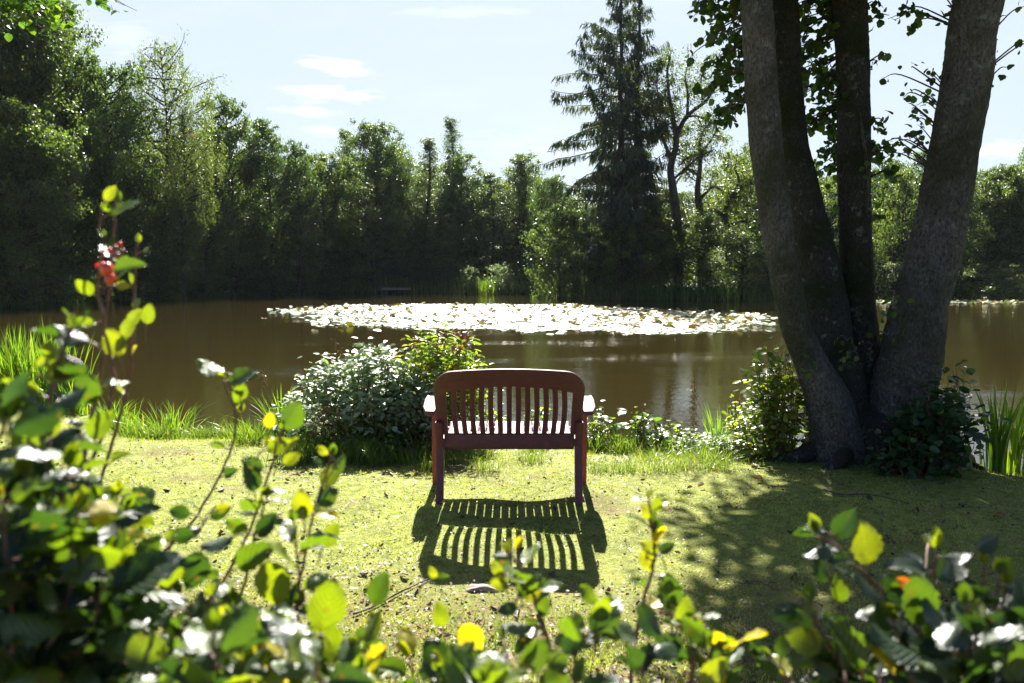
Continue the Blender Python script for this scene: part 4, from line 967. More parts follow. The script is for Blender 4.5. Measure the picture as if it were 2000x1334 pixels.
clump('grass_tuft', 'pale grass tuft right of the bench legs', 'grass', (1.15, 6.4, 0), 170, .08, .17, .1, .13, .004, 'bank_blade', .4, 1)
# grey stump in the reeds
s0 = np.array((-5.12, 8.95, -.2)); e = empty('tree_stump', s0, 'dark grey leaning stump between the reeds at left', 'stump')
mb = MB(); pth = smooth_path([s0, s0 + (.03, 0, .35), s0 + (.12, .02, .66), s0 + (.16, .03, .74)], 6); tube(mb, pth, np.interp(np.linspace(0, 1, len(pth)), [0, .3, .9, 1], [.19, .15, .13, .08]), 24, disp=bark_disp(4, .25)); mb.build('trunk', M['bark'], e)

def bush(name, label, cat, loc, rx, ry, h, nst, nl, size, matn, tm=MID, upf=1.2, ny_=0.0, hollow=.55, stemmat='twig', zlo=.15, tilt=0.0, gname='foliage', droop=.1, wid=1.0, lo=0, hi=1):
    loc = np.array(loc, float); loc[2] = float(height(loc[0:1], loc[1:2])[0]); e = empty(name, loc, label, cat); st = MB(); lf = MB()
    tips = []
    for i in range(nst):
        a = rg.uniform(0, 6.28); q = math.sqrt(rg.uniform()); tz = h * (math.sqrt(max(0, 1 - q * q)) * .75 + .25) * rg.uniform(.8, 1.08)
        tip = loc + np.array((rx * q * math.cos(a) + tilt * tz, ry * q * math.sin(a), tz)); b0 = loc + np.array((rx * .3 * q * math.cos(a), ry * .3 * q * math.sin(a), -.05))
        pth = smooth_path([b0, (b0 + tip) / 2 + rg.normal(0, .04, 3) + np.array((0, 0, .06 * h)), tip], 6); tube(st, pth, np.linspace(.006, .0018, len(pth)), 4, cap=False); tips.append(pth)
    st.build('stems', M[stemmat], e)
    P = []; Dd = []
    for l in range(nl):
        pth = tips[int(rg.integers(0, nst))]; t = zlo + (1 - zlo) * rg.uniform() ** hollow; q = t * (len(pth) - 1); p = pth[int(q)]
        a = rg.uniform(0, 6.28); P.append(p + rg.normal(0, size * .8, 3)); Dd.append((math.cos(a), math.sin(a), rg.normal(-droop, .35)))
    N = rg.normal(0, .5, (nl, 3)) + np.array((0, ny_ * upf, upf)); zc = rg.uniform(lo, hi, nl)
    leaves(lf, tm, P, Dd, N, rg.uniform(.6, 1.2, nl) * size, zc, wid=wid); lf.build(gname, M[matn], e); return e, tips
def at_ground(x, D): return ((x - 1000) / F * D, D, 0.0)
# silvery bush
b1, tp = bush('bramble_bush', 'silvery leaved rounded bush on the bank left of the bench', 'bush', at_ground(712, 6.95), .72, .42, .92, 110, 3000, .078, 'silver_leaf', upf=1.7, ny_=-.45, hollow=.30, zlo=.2, wid=.8)
bush('bramble_bush', 'low silvery bush part leaning against the bench side of the silvery bush', 'bush', at_ground(800, 6.85), .36, .3, .66, 40, 1000, .065, 'silver_leaf', upf=1.7, ny_=-.45, hollow=.4)
bush('nettle_patch', 'dark green weeds under the silvery bush', 'weeds', at_ground(700, 6.65), .6, .3, .34, 60, 1500, .05, 'bush_leaf', upf=.5, zlo=.0, lo=0, hi=1)
bush('ground_weeds', 'dark weeds between silvery bush and bench leg', 'weeds', at_ground(815, 6.6), .25, .2, .32, 40, 800, .045, 'bush_leaf', upf=.5, zlo=.0, lo=0, hi=.5)
bush('sapling', 'thin sapling with pale leaves poking above the silvery bush', 'sapling', at_ground(722, 7.05), .12, .1, 1.02, 7, 70, .085, 'silver_leaf', upf=2.2, ny_=-.3, hollow=.12)
e, tp = bush('balsam_plant', 'tall yellow green flowering plant with red pods rising behind the left end of the bench', 'plant', at_ground(862, 7.05), .46, .3, 1.12, 60, 2500, .085, 'lance_leaf', upf=.5, hollow=.5, zlo=.2, wid=.42, hi=.97)
mb = MB(); fl_ = MB()
for p in [q[-1] for q in tp[::2]]:
    for j in range(9):
        d_ = unit(rg.normal(0, .5, 3) + np.array((0, 0, .8))); tube(mb, [p, p + d_ * .05, p + d_ * .085], [.002, .0022, .001], 4, cap=False)
mb.build('seed_pods', M['red_pod'], e)
for (x, y) in [(884, 683), (893, 690), (760, 790), (770, 805)]:
    c_ = at(x, y, 6.95); leaves(fl_, MID, np.tile(c_, (7, 1)), rg.normal(0, 1, (7, 3)), rg.normal(0, 1, (7, 3)), .035, .5)
fl_.build('flowers', M['pink'], e)
e, tp = bush('dock_plant', 'small weed with reddish seed heads in front of the silvery bush', 'weeds', at_ground(640, 6.6), .16, .12, .5, 14, 90, .04, 'lance_leaf', upf=.4, wid=.5)
mb = MB()
for q in tp:
    for j in range(28): c_ = q[-1 - int(rg.integers(0, 6))] + rg.normal(0, .012, 3); leaves(mb, QUAD, [c_], [rg.normal(0, 1, 3)], [rg.normal(0, 1, 3)], [.014], [.5])
mb.build('seed_heads', M['dry_fern'], e)
# dry grass heads over the water
for (x, y, D, lab) in [(655, 668, 7.3, 'brown dry grass head above the silvery bush'), (512, 730, 7.5, 'curled brown grass head left of the silvery bush'), (1345, 745, 7.1, 'thin bent dry stalk right of the bench')]:
    t0 = at(x, y, D); g0 = np.array((t0[0] + (.12 if x != 1345 else .25), D - .1, 0.)); g0[2] = float(height(g0[0:1], g0[1:2])[0]); e = empty('grass_stalk', g0, lab, 'dry stalk'); mb = MB()
    pth = smooth_path([g0, (g0 + t0) / 2 + (0.02, 0, .1), t0], 6); tube(mb, pth, np.linspace(.003, .0012, len(pth)), 4); mb.build('stalk', M['dry'], e); mb = MB()
    for j in range(26): c_ = pth[-1 - int(rg.integers(0, 4))] + rg.normal(0, .018, 3); leaves(mb, NEEDLE, [c_], [rg.normal(0, .6, 3) + np.array((0, 0, .5))], [rg.normal(0, 1, 3)], [.04], [.7])
    mb.build('seed_head', M['dry'], e)
# bush left of the near tree and dark one to its right
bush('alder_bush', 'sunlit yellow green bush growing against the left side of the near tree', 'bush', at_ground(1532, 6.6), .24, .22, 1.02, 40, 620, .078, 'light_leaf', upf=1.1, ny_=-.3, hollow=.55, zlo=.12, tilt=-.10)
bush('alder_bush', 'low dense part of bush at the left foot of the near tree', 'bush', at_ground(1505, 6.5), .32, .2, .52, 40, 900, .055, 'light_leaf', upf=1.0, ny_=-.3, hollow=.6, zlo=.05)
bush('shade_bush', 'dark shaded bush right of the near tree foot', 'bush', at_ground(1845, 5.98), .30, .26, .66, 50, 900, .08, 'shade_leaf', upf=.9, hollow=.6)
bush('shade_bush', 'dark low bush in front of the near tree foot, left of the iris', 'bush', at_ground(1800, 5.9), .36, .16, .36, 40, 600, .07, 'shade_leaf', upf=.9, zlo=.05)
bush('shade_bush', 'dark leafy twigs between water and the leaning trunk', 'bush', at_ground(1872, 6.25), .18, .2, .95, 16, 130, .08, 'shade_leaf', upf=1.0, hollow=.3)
# broad leaved water plants
def broad(x, D, h, nlv, lab, size=.1, spread=.10):
    loc = np.array(at_ground(x, D)); loc[2] = float(height(loc[0:1], loc[1:2])[0]); e = empty('water_plant', loc, lab, 'plant'); st = MB(); lf = MB()
    for i in range(nlv):
        a = i * 2.4 + rg.uniform(-.4, .4); q = rg.uniform(.4, 1); tip = loc + np.array((math.cos(a) * spread * q, math.sin(a) * spread * q, h * rg.uniform(.45, 1)))
        pth = smooth_path([loc, (loc + tip) / 2 + (0, 0, .02), tip], 4); tube(st, pth, np.linspace(.005, .003, len(pth)), 5, cap=False)
        leaves(lf, ROUND, [tip], [(math.cos(a), math.sin(a), rg.uniform(.1, .9))], [(-math.cos(a) * .5, -math.sin(a) * .5 - .15, 1)], [size * rg.uniform(.8, 1.3)], [rg.uniform(.3, .92)], wid=.9)
    st.build('stalks', M['reed'], e); lf.build('leaf_blades', M['bush_leaf'], e)
broad(1200, 6.95, .33, 9, 'broad leaved plant at the water nearest the bench', .09)
broad(1235, 7.0, .36, 8, 'taller broad leaved plant second from the bench', .1)
broad(1285, 7.0, .36, 11, 'broad leaved plant third from the bench', .1)
broad(1330, 7.05, .33, 9, 'broad leaved plant over the bright water reflection', .09)
broad(1370, 6.95, .36, 9, 'broad leaved plant left of the upright sedge', .085)
broad(1310, 6.85, .16, 12, 'low broad leaved plant at the lawn edge', .07, .14)
broad(1390, 6.8, .15, 14, 'low leafy plant under the upright sedge', .06, .16)
broad(1450, 6.75, .22, 14, 'leafy plant between upright sedge and the sunlit bush', .06, .16)
broad(920, 7.15, .30, 8, 'broad leaved plant seen through the bench slats', .09)
broad(1150, 6.9, .18, 9, 'low broad leaved plant behind the right bench leg', .06, .1)

for (x, D, rx, h_, nl_, sz, mt, lab) in [(1165, 7.05, .14, .26, 170, .045, 'light_leaf', 'small bright weed right behind the bench end'), (1262, 6.9, .16, .24, 240, .04, 'bush_leaf', 'small leafy weed between two broad leaved plants'),
        (1318, 7.1, .18, .34, 240, .05, 'light_leaf', 'loose light weed leaning over the bright water'), (1395, 7.1, .16, .42, 170, .055, 'light_leaf', 'loose tall weed just left of the upright sedge'), (1455, 6.85, .18, .36, 260, .045, 'light_leaf', 'leafy weed just right of the upright sedge'),
        (1345, 6.75, .22, .16, 300, .035, 'silver_leaf', 'low pale weed at the lawn edge'), (1420, 6.6, .2, .14, 260, .035, 'silver_leaf', 'low pale weed at the lawn edge near the sunlit bush'), (560, 7.3, .16, .3, 160, .045, 'bush_leaf', 'weed left of the silvery bush'),
        (960, 7.1, .14, .2, 130, .045, 'light_leaf', 'low weed seen under the bench seat'), (1060, 7.0, .16, .18, 150, .04, 'bush_leaf', 'low weed seen under the right half of the bench')]:
    bush('bank_weed', lab, 'weed', at_ground(x, D), rx, rx * .8, h_ + (.2 if D > 6.8 else .08), 14, int(nl_ * 1.25), sz, mt, upf=1.0, ny_=-.2, hollow=.5, zlo=.1, droop=0)
# dead fern frond by the tree, sticks, bark piece, fallen leaves
f0 = ground_at(1592, 895); e = empty('dead_fern', f0, 'small rusty brown dead frond at the left foot of the near tree', 'dead leaf')
mb = MB()
for j in range(9):
    a = rg.uniform(-.6, .6); pth = smooth_path([f0 + (0, 0, -.01), f0 + (a * .06, .02, .07), f0 + (a * .13, 0, .12 + rg.uniform(0, .03))], 5)
    for q in pth: leaves(mb, MID, [q, q], [(1, rg.normal(0, .5), -.3), (-1, rg.normal(0, .5), -.3)], rg.normal(0, 1, (2, 3)), [.035, .035], [rg.uniform(), rg.uniform()])
mb.build('frond', M['dry_fern'], e)
def stick(p0, p1, r, lab, nm='twig_on_ground', matn='stick', cat='stick'):
    a = ground_at(*p0); b_ = ground_at(*p1); e = empty(nm, a, lab, cat); m_ = (a + b_) / 2 + np.array((.02, .03, 0)); m1 = a * .75 + b_ * .25 + np.array((-.01, -.03, 0))
    pts = smooth_path([a, m1, m_, b_], 7); pts[:, 2] = height(pts[:, 0], pts[:, 1]) + r + .006; mb = MB(); tube(mb, pts, np.linspace(r, r * .5, len(pts)), 7, disp=bark_disp(6, .3))
    q = pts[len(pts) // 2]; tube(mb, [q, q + (.06, .05, .02), q + (.09, .10, .015)], [r * .6, r * .4, r * .25], 5); mb.build('stick_wood', M[matn], e)
stick((1608, 962), (1775, 990), .008, 'long dark twig lying in the shade in front of the near tree')
stick((1765, 1120), (1900, 1090), .006, 'thin twig lying in the deep shade at right')
stick((1430, 1125), (1520, 1155), .004, 'short pale straw in the shade at mid right')
stick((690, 1200), (850, 1130), .006, 'grey brown fallen stick on the lawn left of the bench shadow')
s0 = ground_at(940, 1160); e = empty('bark_piece', s0, 'pale pinkish piece of wood lying just below the bench shadow', 'wood')
mb = MB(); pth = smooth_path([s0 + (-.075, 0, .012), s0 + (0, .01, .022), s0 + (.085, .0, .012)], 7); tube(mb, pth, np.interp(np.linspace(0, 1, len(pth)), [0, .2, .7, 1], [.006, .022, .019, .005]), 14, disp=bark_disp(2, .5)); mb.build('wood', M['stone'], e)

LEAFG = {'dry': 'small curled brown fallen leaf on the lawn', 'yellow_leaf': 'small orange yellow fallen leaf on the lawn', 'petal_': ''}
pro = []
for i in range(6):
    mb = MB(); tmx = near_leaf(7, 5, .34, rg.uniform(-.5, .5), .03, rg.uniform(-.4, .5), seed=40 + i); leaves(mb, tmx, [(0, -.5, .1)], [(0, 1, 0)], [(rg.normal(0, .25), 0, 1)], [1.0], [rg.uniform(0, 1)]); pro.append(mb)
pob = []
nfl = 270
for i in range(nfl):
    kind = 5 if rg.uniform() < .07 else int(rg.integers(0, 5))
    while True:
        y = 2.3 + (6.9 - 2.3) * rg.uniform() ** 1.15; x = rg.uniform(-.62, .66) * y
        if y < y_near(np.array([x]))[0] - .3: break
    if i < 6: kind = i; o = pro[i].build('fallen_leaf', M['yellow_leaf' if i == 5 else 'dry']); pob.append(o)
    else: o = pob[kind].copy(); COL.objects.link(o)
    o.location = (x, y, float(height(np.array([x]), np.array([y]))[0]) + .016); s_ = rg.uniform(.024, .056); o.scale = (s_ * rg.uniform(.6, 1), s_, s_); o.rotation_euler = (rg.normal(0, .35), rg.normal(0, .35), rg.uniform(0, 6.28))
    tag(o, 'small orange yellow fallen leaf on the lawn' if kind == 5 else 'small curled brown fallen leaf on the lawn', 'fallen leaf', 'yellow leaves fallen on the lawn' if kind == 5 else 'brown leaves fallen on the lawn')
mb = MB(); n = 24000; Y = rg.uniform(2.0, 7.0, n); X = rg.uniform(-.68, .72, n) * Y
pn = np.array([mnoise.noise(Vector((a * 1.2, b_ * 1.6, 9))) for a, b_ in zip(X, Y)]); ok = (Y < y_near(X) - .2) & (rg.uniform(size=n) < .16 + 1.1 * np.clip(pn, 0, 1) + np.where(Y < 3.9, .45, 0) + np.where(Y < 3.2, .3, 0))
P = gz(np.stack([X, Y], -1)[ok]); P[:, 2] += rg.uniform(.008, .018, len(P)); k = len(P)
leaves(mb, QUAD, P, rg.normal(0, 1, (k, 3)) * (1, 1, .35), rg.normal(0, .5, (k, 3)) + (0, 0, 1.), rg.uniform(.009, .026, k), rg.uniform(0, 1, k), wid=1.2)
tag(mb.build('leaf_litter', M['dry'], smooth=False), 'brown crumbs of dead leaves strewn over the lawn', kind='stuff')

# ------------------------------------------------------------------ hedge shoots close to the camera
rg = np.random.default_rng(202)
hv = random.Random(9)
def near_pt(x, y, d): return at(x, y, d)
def shrub(name, label, root):
    return empty(name, root, label, 'shrub')
def shoot(par, pts, r=.004, n=16, size=.055, lo=.0, hi=.9, t0=.25, label=None, root=None, yellow=.06, spread=1.0):
    """a woody shoot through points (x, y, distance), rooted in the ground, with alternate leaves"""
    W_ = [near_pt(*p) for p in pts]
    if root is not None: W_ = [np.array(root, float), (np.array(root, float) * .45 + W_[0] * .55) + np.array((0, 0, -.03))] + W_
    pth = smooth_path(W_, 10); k = len(pth); start = 20 if root is not None else 0
    pth = pth + np.cumsum(rg.normal(0, .0012, pth.shape), axis=0)
    st = MB(); tube(st, pth, np.linspace(r, r * .35, k), 7); 
    lf = MB(); grp = [[] for _ in NEAR]
    for i in range(n):
        t = t0 + (1 - t0) * (i + rg.uniform(0, .6)) / n; q = start + t * (k - 1 - start); i0 = min(k - 2, int(q)); p = pth[i0] + (pth[i0 + 1] - pth[i0]) * (q - i0); tg = unit(pth[i0 + 1] - pth[i0])
        az = i * 2.5 + rg.uniform(-.6, .6); sd = np.array((math.cos(az), math.sin(az) * .8, 0)); d = unit(sd * spread + tg * rg.uniform(.2, 1.0) + np.array((0, 0, rg.normal(.0, .3))))
        pe = p + d * .012; tube(st, [p, pe], [.0016, .0012], 4, cap=False)
        s_ = size * rg.uniform(.6, 1.2) * (1 - .45 * max(0, t - .75) / .25)
        nn = np.array((rg.normal(0, .3), rg.normal(-.16, .28), 1.0)) if rg.uniform() < .55 else np.array((rg.normal(0, .5), rg.normal(-.5, .5), rg.uniform(.1, 1.0)))
        grp[int(rg.integers(0, len(NEAR)))].append((pe, d, nn, s_, 1 - rg.uniform(0, .09) if rg.uniform() < yellow else rg.uniform(lo, hi)))
    for j in range(3):   # bud leaves at the tip
        grp[0].append((pth[-1], unit(pth[-1] - pth[-3] + rg.normal(0, .25, 3) * .02), rg.normal(0, 1, 3), size * rg.uniform(.28, .5), rg.uniform(.6, .9)))
    for tm_, g_ in zip(NEAR, grp):
        if g_: leaves(lf, tm_, [a[0] for a in g_], [a[1] for a in g_], [a[2] for a in g_], [a[3] for a in g_], np.array([a[4] for a in g_]))
    o = st.build('branch', M['twig'], par)
    if label: o['label'] = label
    l_ = lf.build('leaves', M['hedge_leaf'], par); l_.parent = o
    return o, pth
def handleaf(par, x, y, d, lenpx, ang, tint, face=(0, -1, .3), tm=0, mat='hedge_leaf', name='leaf', label=None, skew=0.0, stalk=True):
    c_ = near_pt(x, y, d); L = lenpx / F * d; a = math.radians(ang); D_ = unit(np.array((math.cos(a), skew, math.sin(a)))); mb = MB()
    leaves(mb, NEAR[tm], [c_ - D_ * L * .5], [D_], [face], [L], [tint])
    o = mb.build(name, M[mat], par)
    if label: o['label'] = label
    if stalk:
        mb = MB(); b0 = c_ - D_ * L * .5; tube(mb, smooth_path([b0, b0 - D_ * .012, b0 - D_ * .02 + (0, 0, -.012)], 3), .0012, 4); mb.build('leaf_stalk', M['twig'], par).parent = o
    return o
RL = (-.75, 1.0, 0.0)
L = shrub('hedge_shrub', 'big leafy hedge shrub close to the camera at left, with a tall red fruited shoot', RL)
R1 = lambda: (RL[0] + rg.normal(0, .12), RL[1] + rg.normal(0, .1), -.01)
o, p = shoot(L, [(90, 1330, 1.15), (140, 1000, 1.2), (185, 700, 1.22), (200, 520, 1.22), (206, 378, 1.22)], .0052, 8, .042, .3, .85, .1, 'tall upright shoot with red fruit', R1())
shoot(L, [(110, 1334, 1.1), (170, 1000, 1.12), (235, 790, 1.15), (240, 690, 1.16), (226, 560, 1.16), (235, 470, 1.16)], .0045, 6, .036, .3, .8, .1, None, R1())
shoot(L, [(120, 1334, 1.3), (200, 980, 1.3), (262, 760, 1.3), (272, 600, 1.3), (283, 470, 1.3)], .0045, 6, .034, .5, .95, .3, 'bare grey tipped shoot', R1(), spread=.6)
shoot(L, [(-30, 1334, .95), (20, 1050, 1.0), (70, 850, 1.0), (110, 740, 1.0), (140, 650, 1.0)], .005, 16, .055, .2, .9, .1, None, R1(), .12)
shoot(L, [(200, 1334, 1.35), (300, 1110, 1.4), (385, 1000, 1.4), (455, 830, 1.4), (432, 742, 1.4)], .0045, 9, .045, .2, .8, .05, 'slender shoot leaning right over the lawn', R1())
shoot(L, [(240, 1334, 1.2), (390, 1190, 1.3), (470, 1060, 1.3), (530, 900, 1.32), (548, 830, 1.32)], .0045, 14, .042, .3, .9, .1, 'shoot with yellow tip in front of the silvery bush', (RL[0] + .3, 1.2, 0))
shoot(L, [(-10, 1334, .8), (-20, 1100, .85), (10, 900, .85), (40, 800, .85)], .005, 12, .07, .1, .8, .1, None, R1())
# tops of the dense lower mass
for i in range(32):
    x1 = rg.uniform(-60, 270); yt = interp(x1, [-60, 0, 60, 130, 200, 290], [800, 830, 850, 900, 960, 1060]) + rg.uniform(-20, 160); d = rg.uniform(.8, 1.25)
    shoot(L, [(x1 * .6 - 20, 1400, d), (x1 * .85, (1400 + yt) / 2, d), (x1 + rg.normal(0, 20), yt, d)], .004, 14, .068, .0, .75, .0, None, R1(), .05)
HL = [(30, 775, .85, 105, 75, .35, (0.1, -.3, 1), 0), (135, 655, 1.0, 75, 160, .3, (.2, -.5, 1), 1), (222, 668, 1.16, 62, 110, .86, (.2, -1, .2), 3), (250, 640, 1.16, 50, 70, .84, (-.3, -1, .2), 0),
      (262, 620, 1.2, 40, 60, .8, (0, -1, .3), 0), (290, 612, 1.3, 42, 80, .8, (0, -1, .4), 3), (120, 728, 1.0, 70, 10, .88, (0, -1, .5), 0), (80, 712, 1.0, 50, 175, .84, (0, -.8, .7), 2), (170, 760, 1.05, 72, 55, .45, (.3, -1, .3), 1),
      (245, 405, 1.2, 66, 25, .62, (-.3, -.6, .8), 3), (215, 378, 1.2, 36, 60, .86, (0, -1, .2), 0), (250, 520, 1.2, 62, 25, .5, (.2, -.8, .7), 2), (240, 558, 1.2, 28, 0, .9, (0, -1, .3), 0),
      (412, 718, 1.4, 62, 160, .6, (0, -.4, 1), 1), (475, 735, 1.4, 62, 15, .45, (-.3, -.7, .6), 3), (468, 770, 1.4, 44, 240, .7, (.3, -1, .2), 0), (470, 795, 1.4, 24, 270, .88, (.3, -1, .2), 0),
      (60, 860, .95, 95, 60, .75, (.2, -1, .35), 3), (195, 830, 1.1, 70, 50, .72, (.1, -1, .2), 0), (268, 980, 1.2, 92, 20, .45, (.1, -.8, .5), 1), (270, 1010, 1.2, 70, 330, .83, (.2, -1, .3), 3),
      (163, 960, 1.0, 110, 150, .12, (.1, -.6, .9), 1), (490, 930, 1.3, 64, 100, .35, (.6, -1, .2), 2), (572, 810, 1.32, 66, 60, .5, (.2, -.8, .7), 1), (545, 870, 1.32, 52, 20, .82, (.2, -1, .4), 0), (570, 895, 1.32, 40, 30, .86, (0, -1, .5), 3)]
for h_ in HL: handleaf(L, *h_[:4], h_[4], h_[5], h_[6], h_[7])
handleaf(L, 527, 820, 1.31, 34, 80, .97, (0, -1, .2), 3, 'hedge_leaf', 'leaf', 'bright yellow leaf at a shoot tip')
# red fruit beside the tall shoot
mb = MB()
def blob(mb, c, r, sq=(1, 1, 1), n=10):
    V = []; 
    for i in range(n + 1):
        for j in range(n):
            a = math.pi * i / n; b_ = 2 * math.pi * j / n; V.append((c[0] + r * sq[0] * math.sin(a) * math.cos(b_), c[1] + r * sq[1] * math.sin(a) * math.sin(b_), c[2] + r * sq[2] * math.cos(a)))
    mb.add(V, [(i * n + j, i * n + (j + 1) % n, (i + 1) * n + (j + 1) % n, (i + 1) * n + j) for i in range(n) for j in range(n)])
M['fruit'] = surf('fruit', lambda t, c: t.ramp(t.noise(c.outputs['Object'], 90, 2), [(.3, G(.65, .03, .01)), (.7, G(.85, .12, .03))]), .2, .6)
for (x, y, r) in [(209, 527, .0088), (216, 545, .0072), (200, 519, .0045)]:
    mb = MB(); blob(mb, near_pt(x, y, 1.13), r, (1, 1, 1.25)); mb.build('fruit', M['fruit'], L)
handleaf(L, 196, 519, 1.19, 24, 170, .5, (0, -1, .3), 0, 'hedge_red', 'leaf', 'small red leaf by the fruit')
for (x, y) in [(225, 485), (235, 478), (215, 490), (230, 500), (222, 512), (240, 492)]:
    mb = MB(); blob(mb, near_pt(x, y, 1.17), .0038, (1, 1, 1.3), 7); mb.build('bud', M['hedge_red'] if (x + y) % 2 else M['twig'], L)

RM = (-.25, .95, 0.0); Mi = shrub('hedge_shrub', 'low hedge shrub along the bottom edge, left of the centre, with glossy leaves', RM)
R2 = lambda: (RM[0] + rg.normal(0, .1), RM[1] + rg.normal(0, .1), -.01)
shoot(Mi, [(415, 1334, 1.15), (450, 1230, 1.2), (480, 1060, 1.2), (500, 1000, 1.2), (520, 960, 1.2)], .004, 9, .045, .2, .8, .1, None, R2())
shoot(Mi, [(560, 1334, 1.25), (575, 1190, 1.25), (600, 1030, 1.25), (642, 885, 1.25)], .0042, 10, .042, .3, .85, .1, 'reddish shoot reaching up left of the bench', R2())
shoot(Mi, [(580, 1334, 1.1), (566, 1150, 1.1), (560, 1020, 1.1)], .0038, 8, .05, .3, .85, .1, None, R2())
shoot(Mi, [(400, 1334, 1.0), (360, 1180, 1.05), (365, 1060, 1.1)], .004, 12, .05, .2, .8, .0, None, R2())
for (x1, yt, d) in [(240, 1200, 1.0), (300, 1230, .95), (350, 1180, 1.1), (410, 1170, 1.0), (440, 1220, .9), (500, 1240, .95), (540, 1260, .9), (590, 1230, .95), (640, 1200, 1.05), (680, 1260, 1.0), (330, 1280, .85), (470, 1290, .85), (620, 1290, .85), (560, 1200, 1.1), (740, 1230, 1.2), (700, 1300, .95), (800, 1270, 1.1), (880, 1300, 1.0),  (930, 1320, .9), (215, 1180, .9), (460, 1160, 1.05), (390, 1230, .8)]:
    shoot(Mi, [(x1 - 10, 1420, d), (x1 + rg.normal(0, 8), (1420 + yt) / 2, d), (x1 + rg.normal(0, 12), yt, d)], .0038, 9, .055, .2, .84, .0, None, R2(), .1)
HM = [(535, 1140, 1.1, 100, 280, .83, (0.1, -1, .2), 3), (590, 985, 1.2, 62, 95, .88, (.2, -1, .2), 3), (640, 970, 1.22, 55, 30, .4, (.2, -.8, .5), 1), (520, 1025, 1.15, 60, 55, .2, (.2, -.7, .7), 0), (645, 1045, 1.22, 55, 60, .8, (.1, -1, .3), 0),
      (380, 1115, 1.1, 80, 250, .3, (.1, -.9, .5), 1), (425, 1060, 1.1, 70, 200, .15, (.1, -.3, 1), 1), (500, 1085, 1.1, 90, 35, .55, (-.3, -1, .3), 2), (640, 1180, 1.0, 110, 75, .78, (.3, -1, .25), 3), (740, 1150, 1.2, 72, 70, .45, (-.2, -1, .3), 0),
      (350, 1000, 1.15, 46, 170, .3, (0, -1, .3), 0), (355, 1045, 1.15, 48, 170, .3, (0, -1, .3), 3), (430, 1000, 1.2, 46, 30, .4, (0, -1, .4), 0), (435, 992, 1.18, 30, 20, .9, (0, -1, .4), 0), (640, 1003, 1.22, 46, 0, .95, (.0, -.5, 1), 0),
      (480, 1290, .85, 100, 20, .3, (.1, -.2, 1), 1), (560, 1230, .9, 110, 170, .25, (0, -.25, 1), 1), (300, 1210, .95, 90, 200, .2, (0, -.2, 1), 1), (205, 1215, .95, 80, 40, .84, (.3, -1, .3), 3), (400, 1200, 1.0, 85, 40, .12, (.1, -.3, 1), 3), (180, 1290, .85, 110, 175, .2, (0, -.2, 1), 0),
      (630, 880, 1.24, 26, 140, .9, (0, -1, .3), 0), (663, 905, 1.25, 44, 50, .5, (0, -.5, .8), 1), (890, 1300, 1.0, 90, 100, .5, (.2, -.6, .7), 3), (858, 1130, 1.15, 40, 20, .6, (0, -.7, .7), 0), (845, 1118, 1.15, 26, 120, .9, (0, -1, .3), 0), (860, 1200, 1.15, 52, 100, .82, (.2, -1, .1), 0)]
for h_ in HM: handleaf(Mi, *h_[:4], h_[4], h_[5], h_[6], h_[7])
handleaf(Mi, 921, 1250, 1.1, 76, 295, .985, (.15, -1, .25), 3, 'hedge_leaf', 'leaf', 'bright yellow autumn leaf below the bench shadow')

RC = (.05, 1.0, 0.0); Ce = shrub('hedge_shrub', 'upright shoots at the bottom centre pointing at the bench shadow', RC)
R3 = lambda: (RC[0] + rg.normal(0, .05), RC[1] + rg.normal(0, .06), -.01)
shoot(Ce, [(1090, 1400, 1.05), (1050, 1210, 1.1), (1025, 1150, 1.1), (985, 1095, 1.1)], .0045, 11, .042, .3, .9, .1, 'shoot pointing up into the bench shadow', R3(), .15)
shoot(Ce, [(1110, 1400, 1.0), (1120, 1300, 1.0), (1150, 1240, 1.0), (1185, 1195, 1.05)], .004, 10, .055, .2, .8, .0, None, R3())
shoot(Ce, [(1000, 1400, .95), (1010, 1300, .95), (1000, 1240, 1.0)], .004, 8, .05, .2, .85, .0, None, R3())
shoot(Ce, [(960, 1420, .9), (965, 1340, .9), (960, 1290, .95)], .004, 7, .05, .2, .85, .0, None, R3())
for h_ in [(970, 1110, 1.08, 34, 120, .86, (0, -1, .3), 0), (975, 1140, 1.08, 40, 160, .87, (0, -1, .3), 3), (1012, 1130, 1.1, 38, 100, .6, (0, -.3, 1), 1), (1045, 1135, 1.1, 46, 40, .4, (0, -.4, 1), 1), (1040, 1160, 1.1, 42, 20, .9, (0, -1, .3), 0), (1062, 1185, 1.1, 42, 70, .6, (0, -1, .3), 0),
           (990, 1190, 1.05, 44, 190, .3, (0, -.8, .6), 0), (1010, 1225, 1.05, 64, 185, .4, (0, -.15, 1), 1), (1020, 1260, 1.05, 50, 220, .2, (0, -.8, .6), 0), (1120, 1255, 1.0, 60, 40, .2, (0, -.8, .6), 3), (1170, 1205, 1.0, 66, 80, .15, (.2, -1, .3), 3), (1130, 1305, .95, 60, 60, .4, (0, -.2, 1), 1)]:
    handleaf(Ce, *h_[:4], h_[4], h_[5], h_[6], h_[7])
RD = (.25, 1.05, 0.0); Cr = shrub('hedge_shrub', 'tall thin shoots right of the bench shadow, one topped by yellow green leaves', RD)
R4 = lambda: (RD[0] + rg.normal(0, .05), RD[1] + rg.normal(0, .06), -.01)
shoot(Cr, [(1240, 1400, 1.15), (1255, 1230, 1.2), (1280, 1120, 1.2), (1278, 1040, 1.2), (1275, 975, 1.2)], .0045, 12, .034, .4, .9, .1, 'straight thin shoot right of the bench shadow', R4(), .2, .7)
shoot(Cr, [(1330, 1420, 1.0), (1340, 1300, 1.0), (1340, 1220, 1.05), (1335, 1190, 1.05)], .0055, 11, .048, .3, .9, .0, None, R4(), .12)
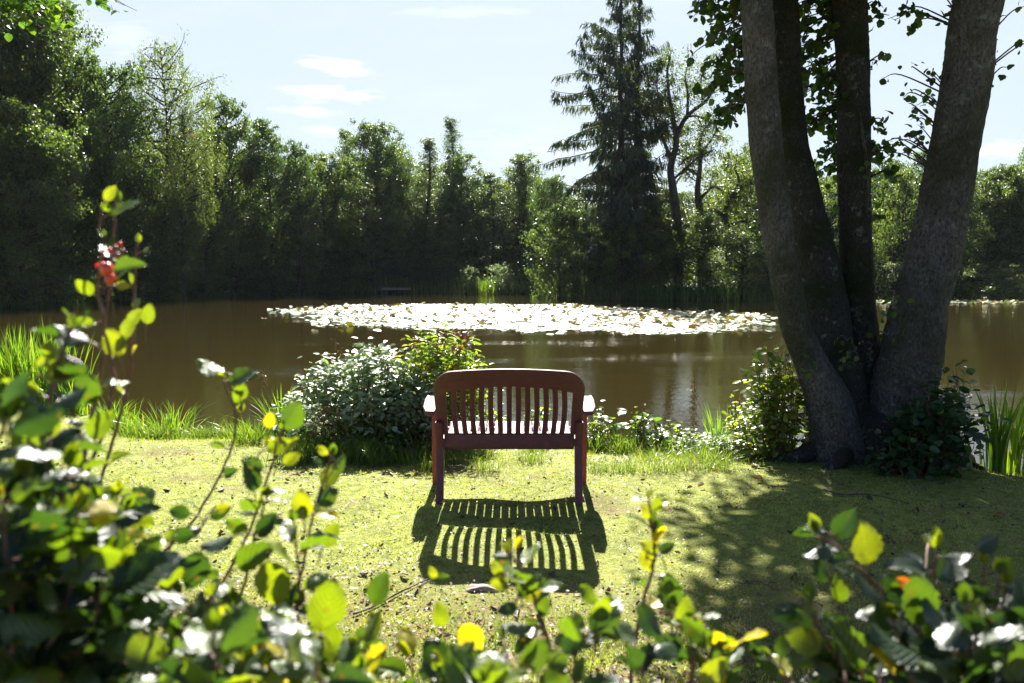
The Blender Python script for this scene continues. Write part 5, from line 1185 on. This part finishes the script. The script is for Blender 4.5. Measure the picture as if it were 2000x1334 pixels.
shoot(Cr, [(1400, 1420, 1.0), (1405, 1300, 1.0), (1400, 1240, 1.0)], .0045, 8, .055, .3, .85, .0, None, R4(), .1)
shoot(Cr, [(1270, 1420, .95), (1265, 1310, .95), (1240, 1230, 1.0)], .0045, 8, .05, .1, .6, .0, None, R4())
for h_ in [(1262, 1000, 1.2, 32, 110, .88, (0, -1, .2), 0), (1283, 985, 1.2, 34, 80, .82, (0, -1, .2), 3), (1265, 1095, 1.2, 50, 290, .9, (0.2, -1, .2), 3), (1268, 1070, 1.2, 40, 140, .87, (0, -1, .2), 0), (1303, 1070, 1.2, 36, 40, .4, (0, -.6, .7), 0), (1285, 1030, 1.2, 36, 80, .3, (0, -.6, .7), 1),
           (1308, 1155, 1.1, 76, 95, .45, (.1, -1, .3), 3), (1268, 1210, 1.0, 80, 130, .1, (.1, -.6, .8), 1), (1338, 1195, 1.05, 60, 80, .82, (0, -1, .3), 0), (1355, 1220, 1.05, 50, 60, .8, (0, -1, .3), 3), (1400, 1270, 1.0, 90, 75, .6, (.3, -1, .3), 2), (1395, 1310, .95, 70, 45, .86, (0, -1, .3), 0), (1310, 1260, 1.0, 56, 250, .4, (0, -.4, 1), 1)]:
    handleaf(Cr, *h_[:4], h_[4], h_[5], h_[6], h_[7])
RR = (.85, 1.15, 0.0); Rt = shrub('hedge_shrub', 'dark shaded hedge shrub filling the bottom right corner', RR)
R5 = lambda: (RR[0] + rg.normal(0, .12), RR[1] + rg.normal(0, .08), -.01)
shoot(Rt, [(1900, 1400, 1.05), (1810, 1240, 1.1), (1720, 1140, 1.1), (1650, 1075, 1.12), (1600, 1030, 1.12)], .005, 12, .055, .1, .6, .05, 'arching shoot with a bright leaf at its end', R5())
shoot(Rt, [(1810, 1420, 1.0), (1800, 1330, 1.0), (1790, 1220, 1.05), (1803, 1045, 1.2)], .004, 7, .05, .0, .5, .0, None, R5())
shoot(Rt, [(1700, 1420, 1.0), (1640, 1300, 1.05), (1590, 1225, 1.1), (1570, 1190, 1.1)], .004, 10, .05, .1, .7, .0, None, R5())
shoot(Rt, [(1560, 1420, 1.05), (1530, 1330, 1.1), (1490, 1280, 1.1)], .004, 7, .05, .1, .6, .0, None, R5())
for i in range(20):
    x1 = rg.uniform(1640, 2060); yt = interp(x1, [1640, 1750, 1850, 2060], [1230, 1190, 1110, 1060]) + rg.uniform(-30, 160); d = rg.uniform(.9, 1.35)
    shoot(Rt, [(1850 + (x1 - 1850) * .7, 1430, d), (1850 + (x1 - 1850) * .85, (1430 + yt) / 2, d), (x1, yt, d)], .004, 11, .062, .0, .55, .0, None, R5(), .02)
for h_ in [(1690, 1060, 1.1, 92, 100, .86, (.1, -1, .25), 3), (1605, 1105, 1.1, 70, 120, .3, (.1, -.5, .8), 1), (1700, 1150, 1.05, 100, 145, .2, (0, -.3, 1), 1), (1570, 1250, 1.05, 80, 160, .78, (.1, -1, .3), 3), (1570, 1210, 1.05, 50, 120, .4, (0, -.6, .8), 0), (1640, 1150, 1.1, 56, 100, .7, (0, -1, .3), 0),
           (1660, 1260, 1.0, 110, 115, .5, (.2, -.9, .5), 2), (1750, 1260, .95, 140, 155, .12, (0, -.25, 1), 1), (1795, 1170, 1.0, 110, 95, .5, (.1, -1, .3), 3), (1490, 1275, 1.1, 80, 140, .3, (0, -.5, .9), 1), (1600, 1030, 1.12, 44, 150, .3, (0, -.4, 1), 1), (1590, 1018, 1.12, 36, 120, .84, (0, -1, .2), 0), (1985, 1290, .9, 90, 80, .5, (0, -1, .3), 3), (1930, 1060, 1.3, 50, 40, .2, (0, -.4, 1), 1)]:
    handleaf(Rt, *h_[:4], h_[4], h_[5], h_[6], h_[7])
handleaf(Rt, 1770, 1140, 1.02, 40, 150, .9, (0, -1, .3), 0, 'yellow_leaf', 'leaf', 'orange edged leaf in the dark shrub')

# ------------------------------------------------------------------ thin bright air over the pond
m, t = newmat('haze'); pv = t.n('ShaderNodeVolumePrincipled'); pv.inputs['Color'].default_value = (.80, .9, 1.0, 1); pv.inputs['Density'].default_value = .00011
o = t.n('ShaderNodeOutputMaterial'); t.t.links.new(pv.outputs[0], o.inputs['Volume']); M['haze'] = m
mb = MB(); box(mb, (0, 440, 16), (1500, 1560, 44)); tag(mb.build('haze', M['haze'], smooth=False), 'thin bright air between the camera and the far trees', kind='stuff')
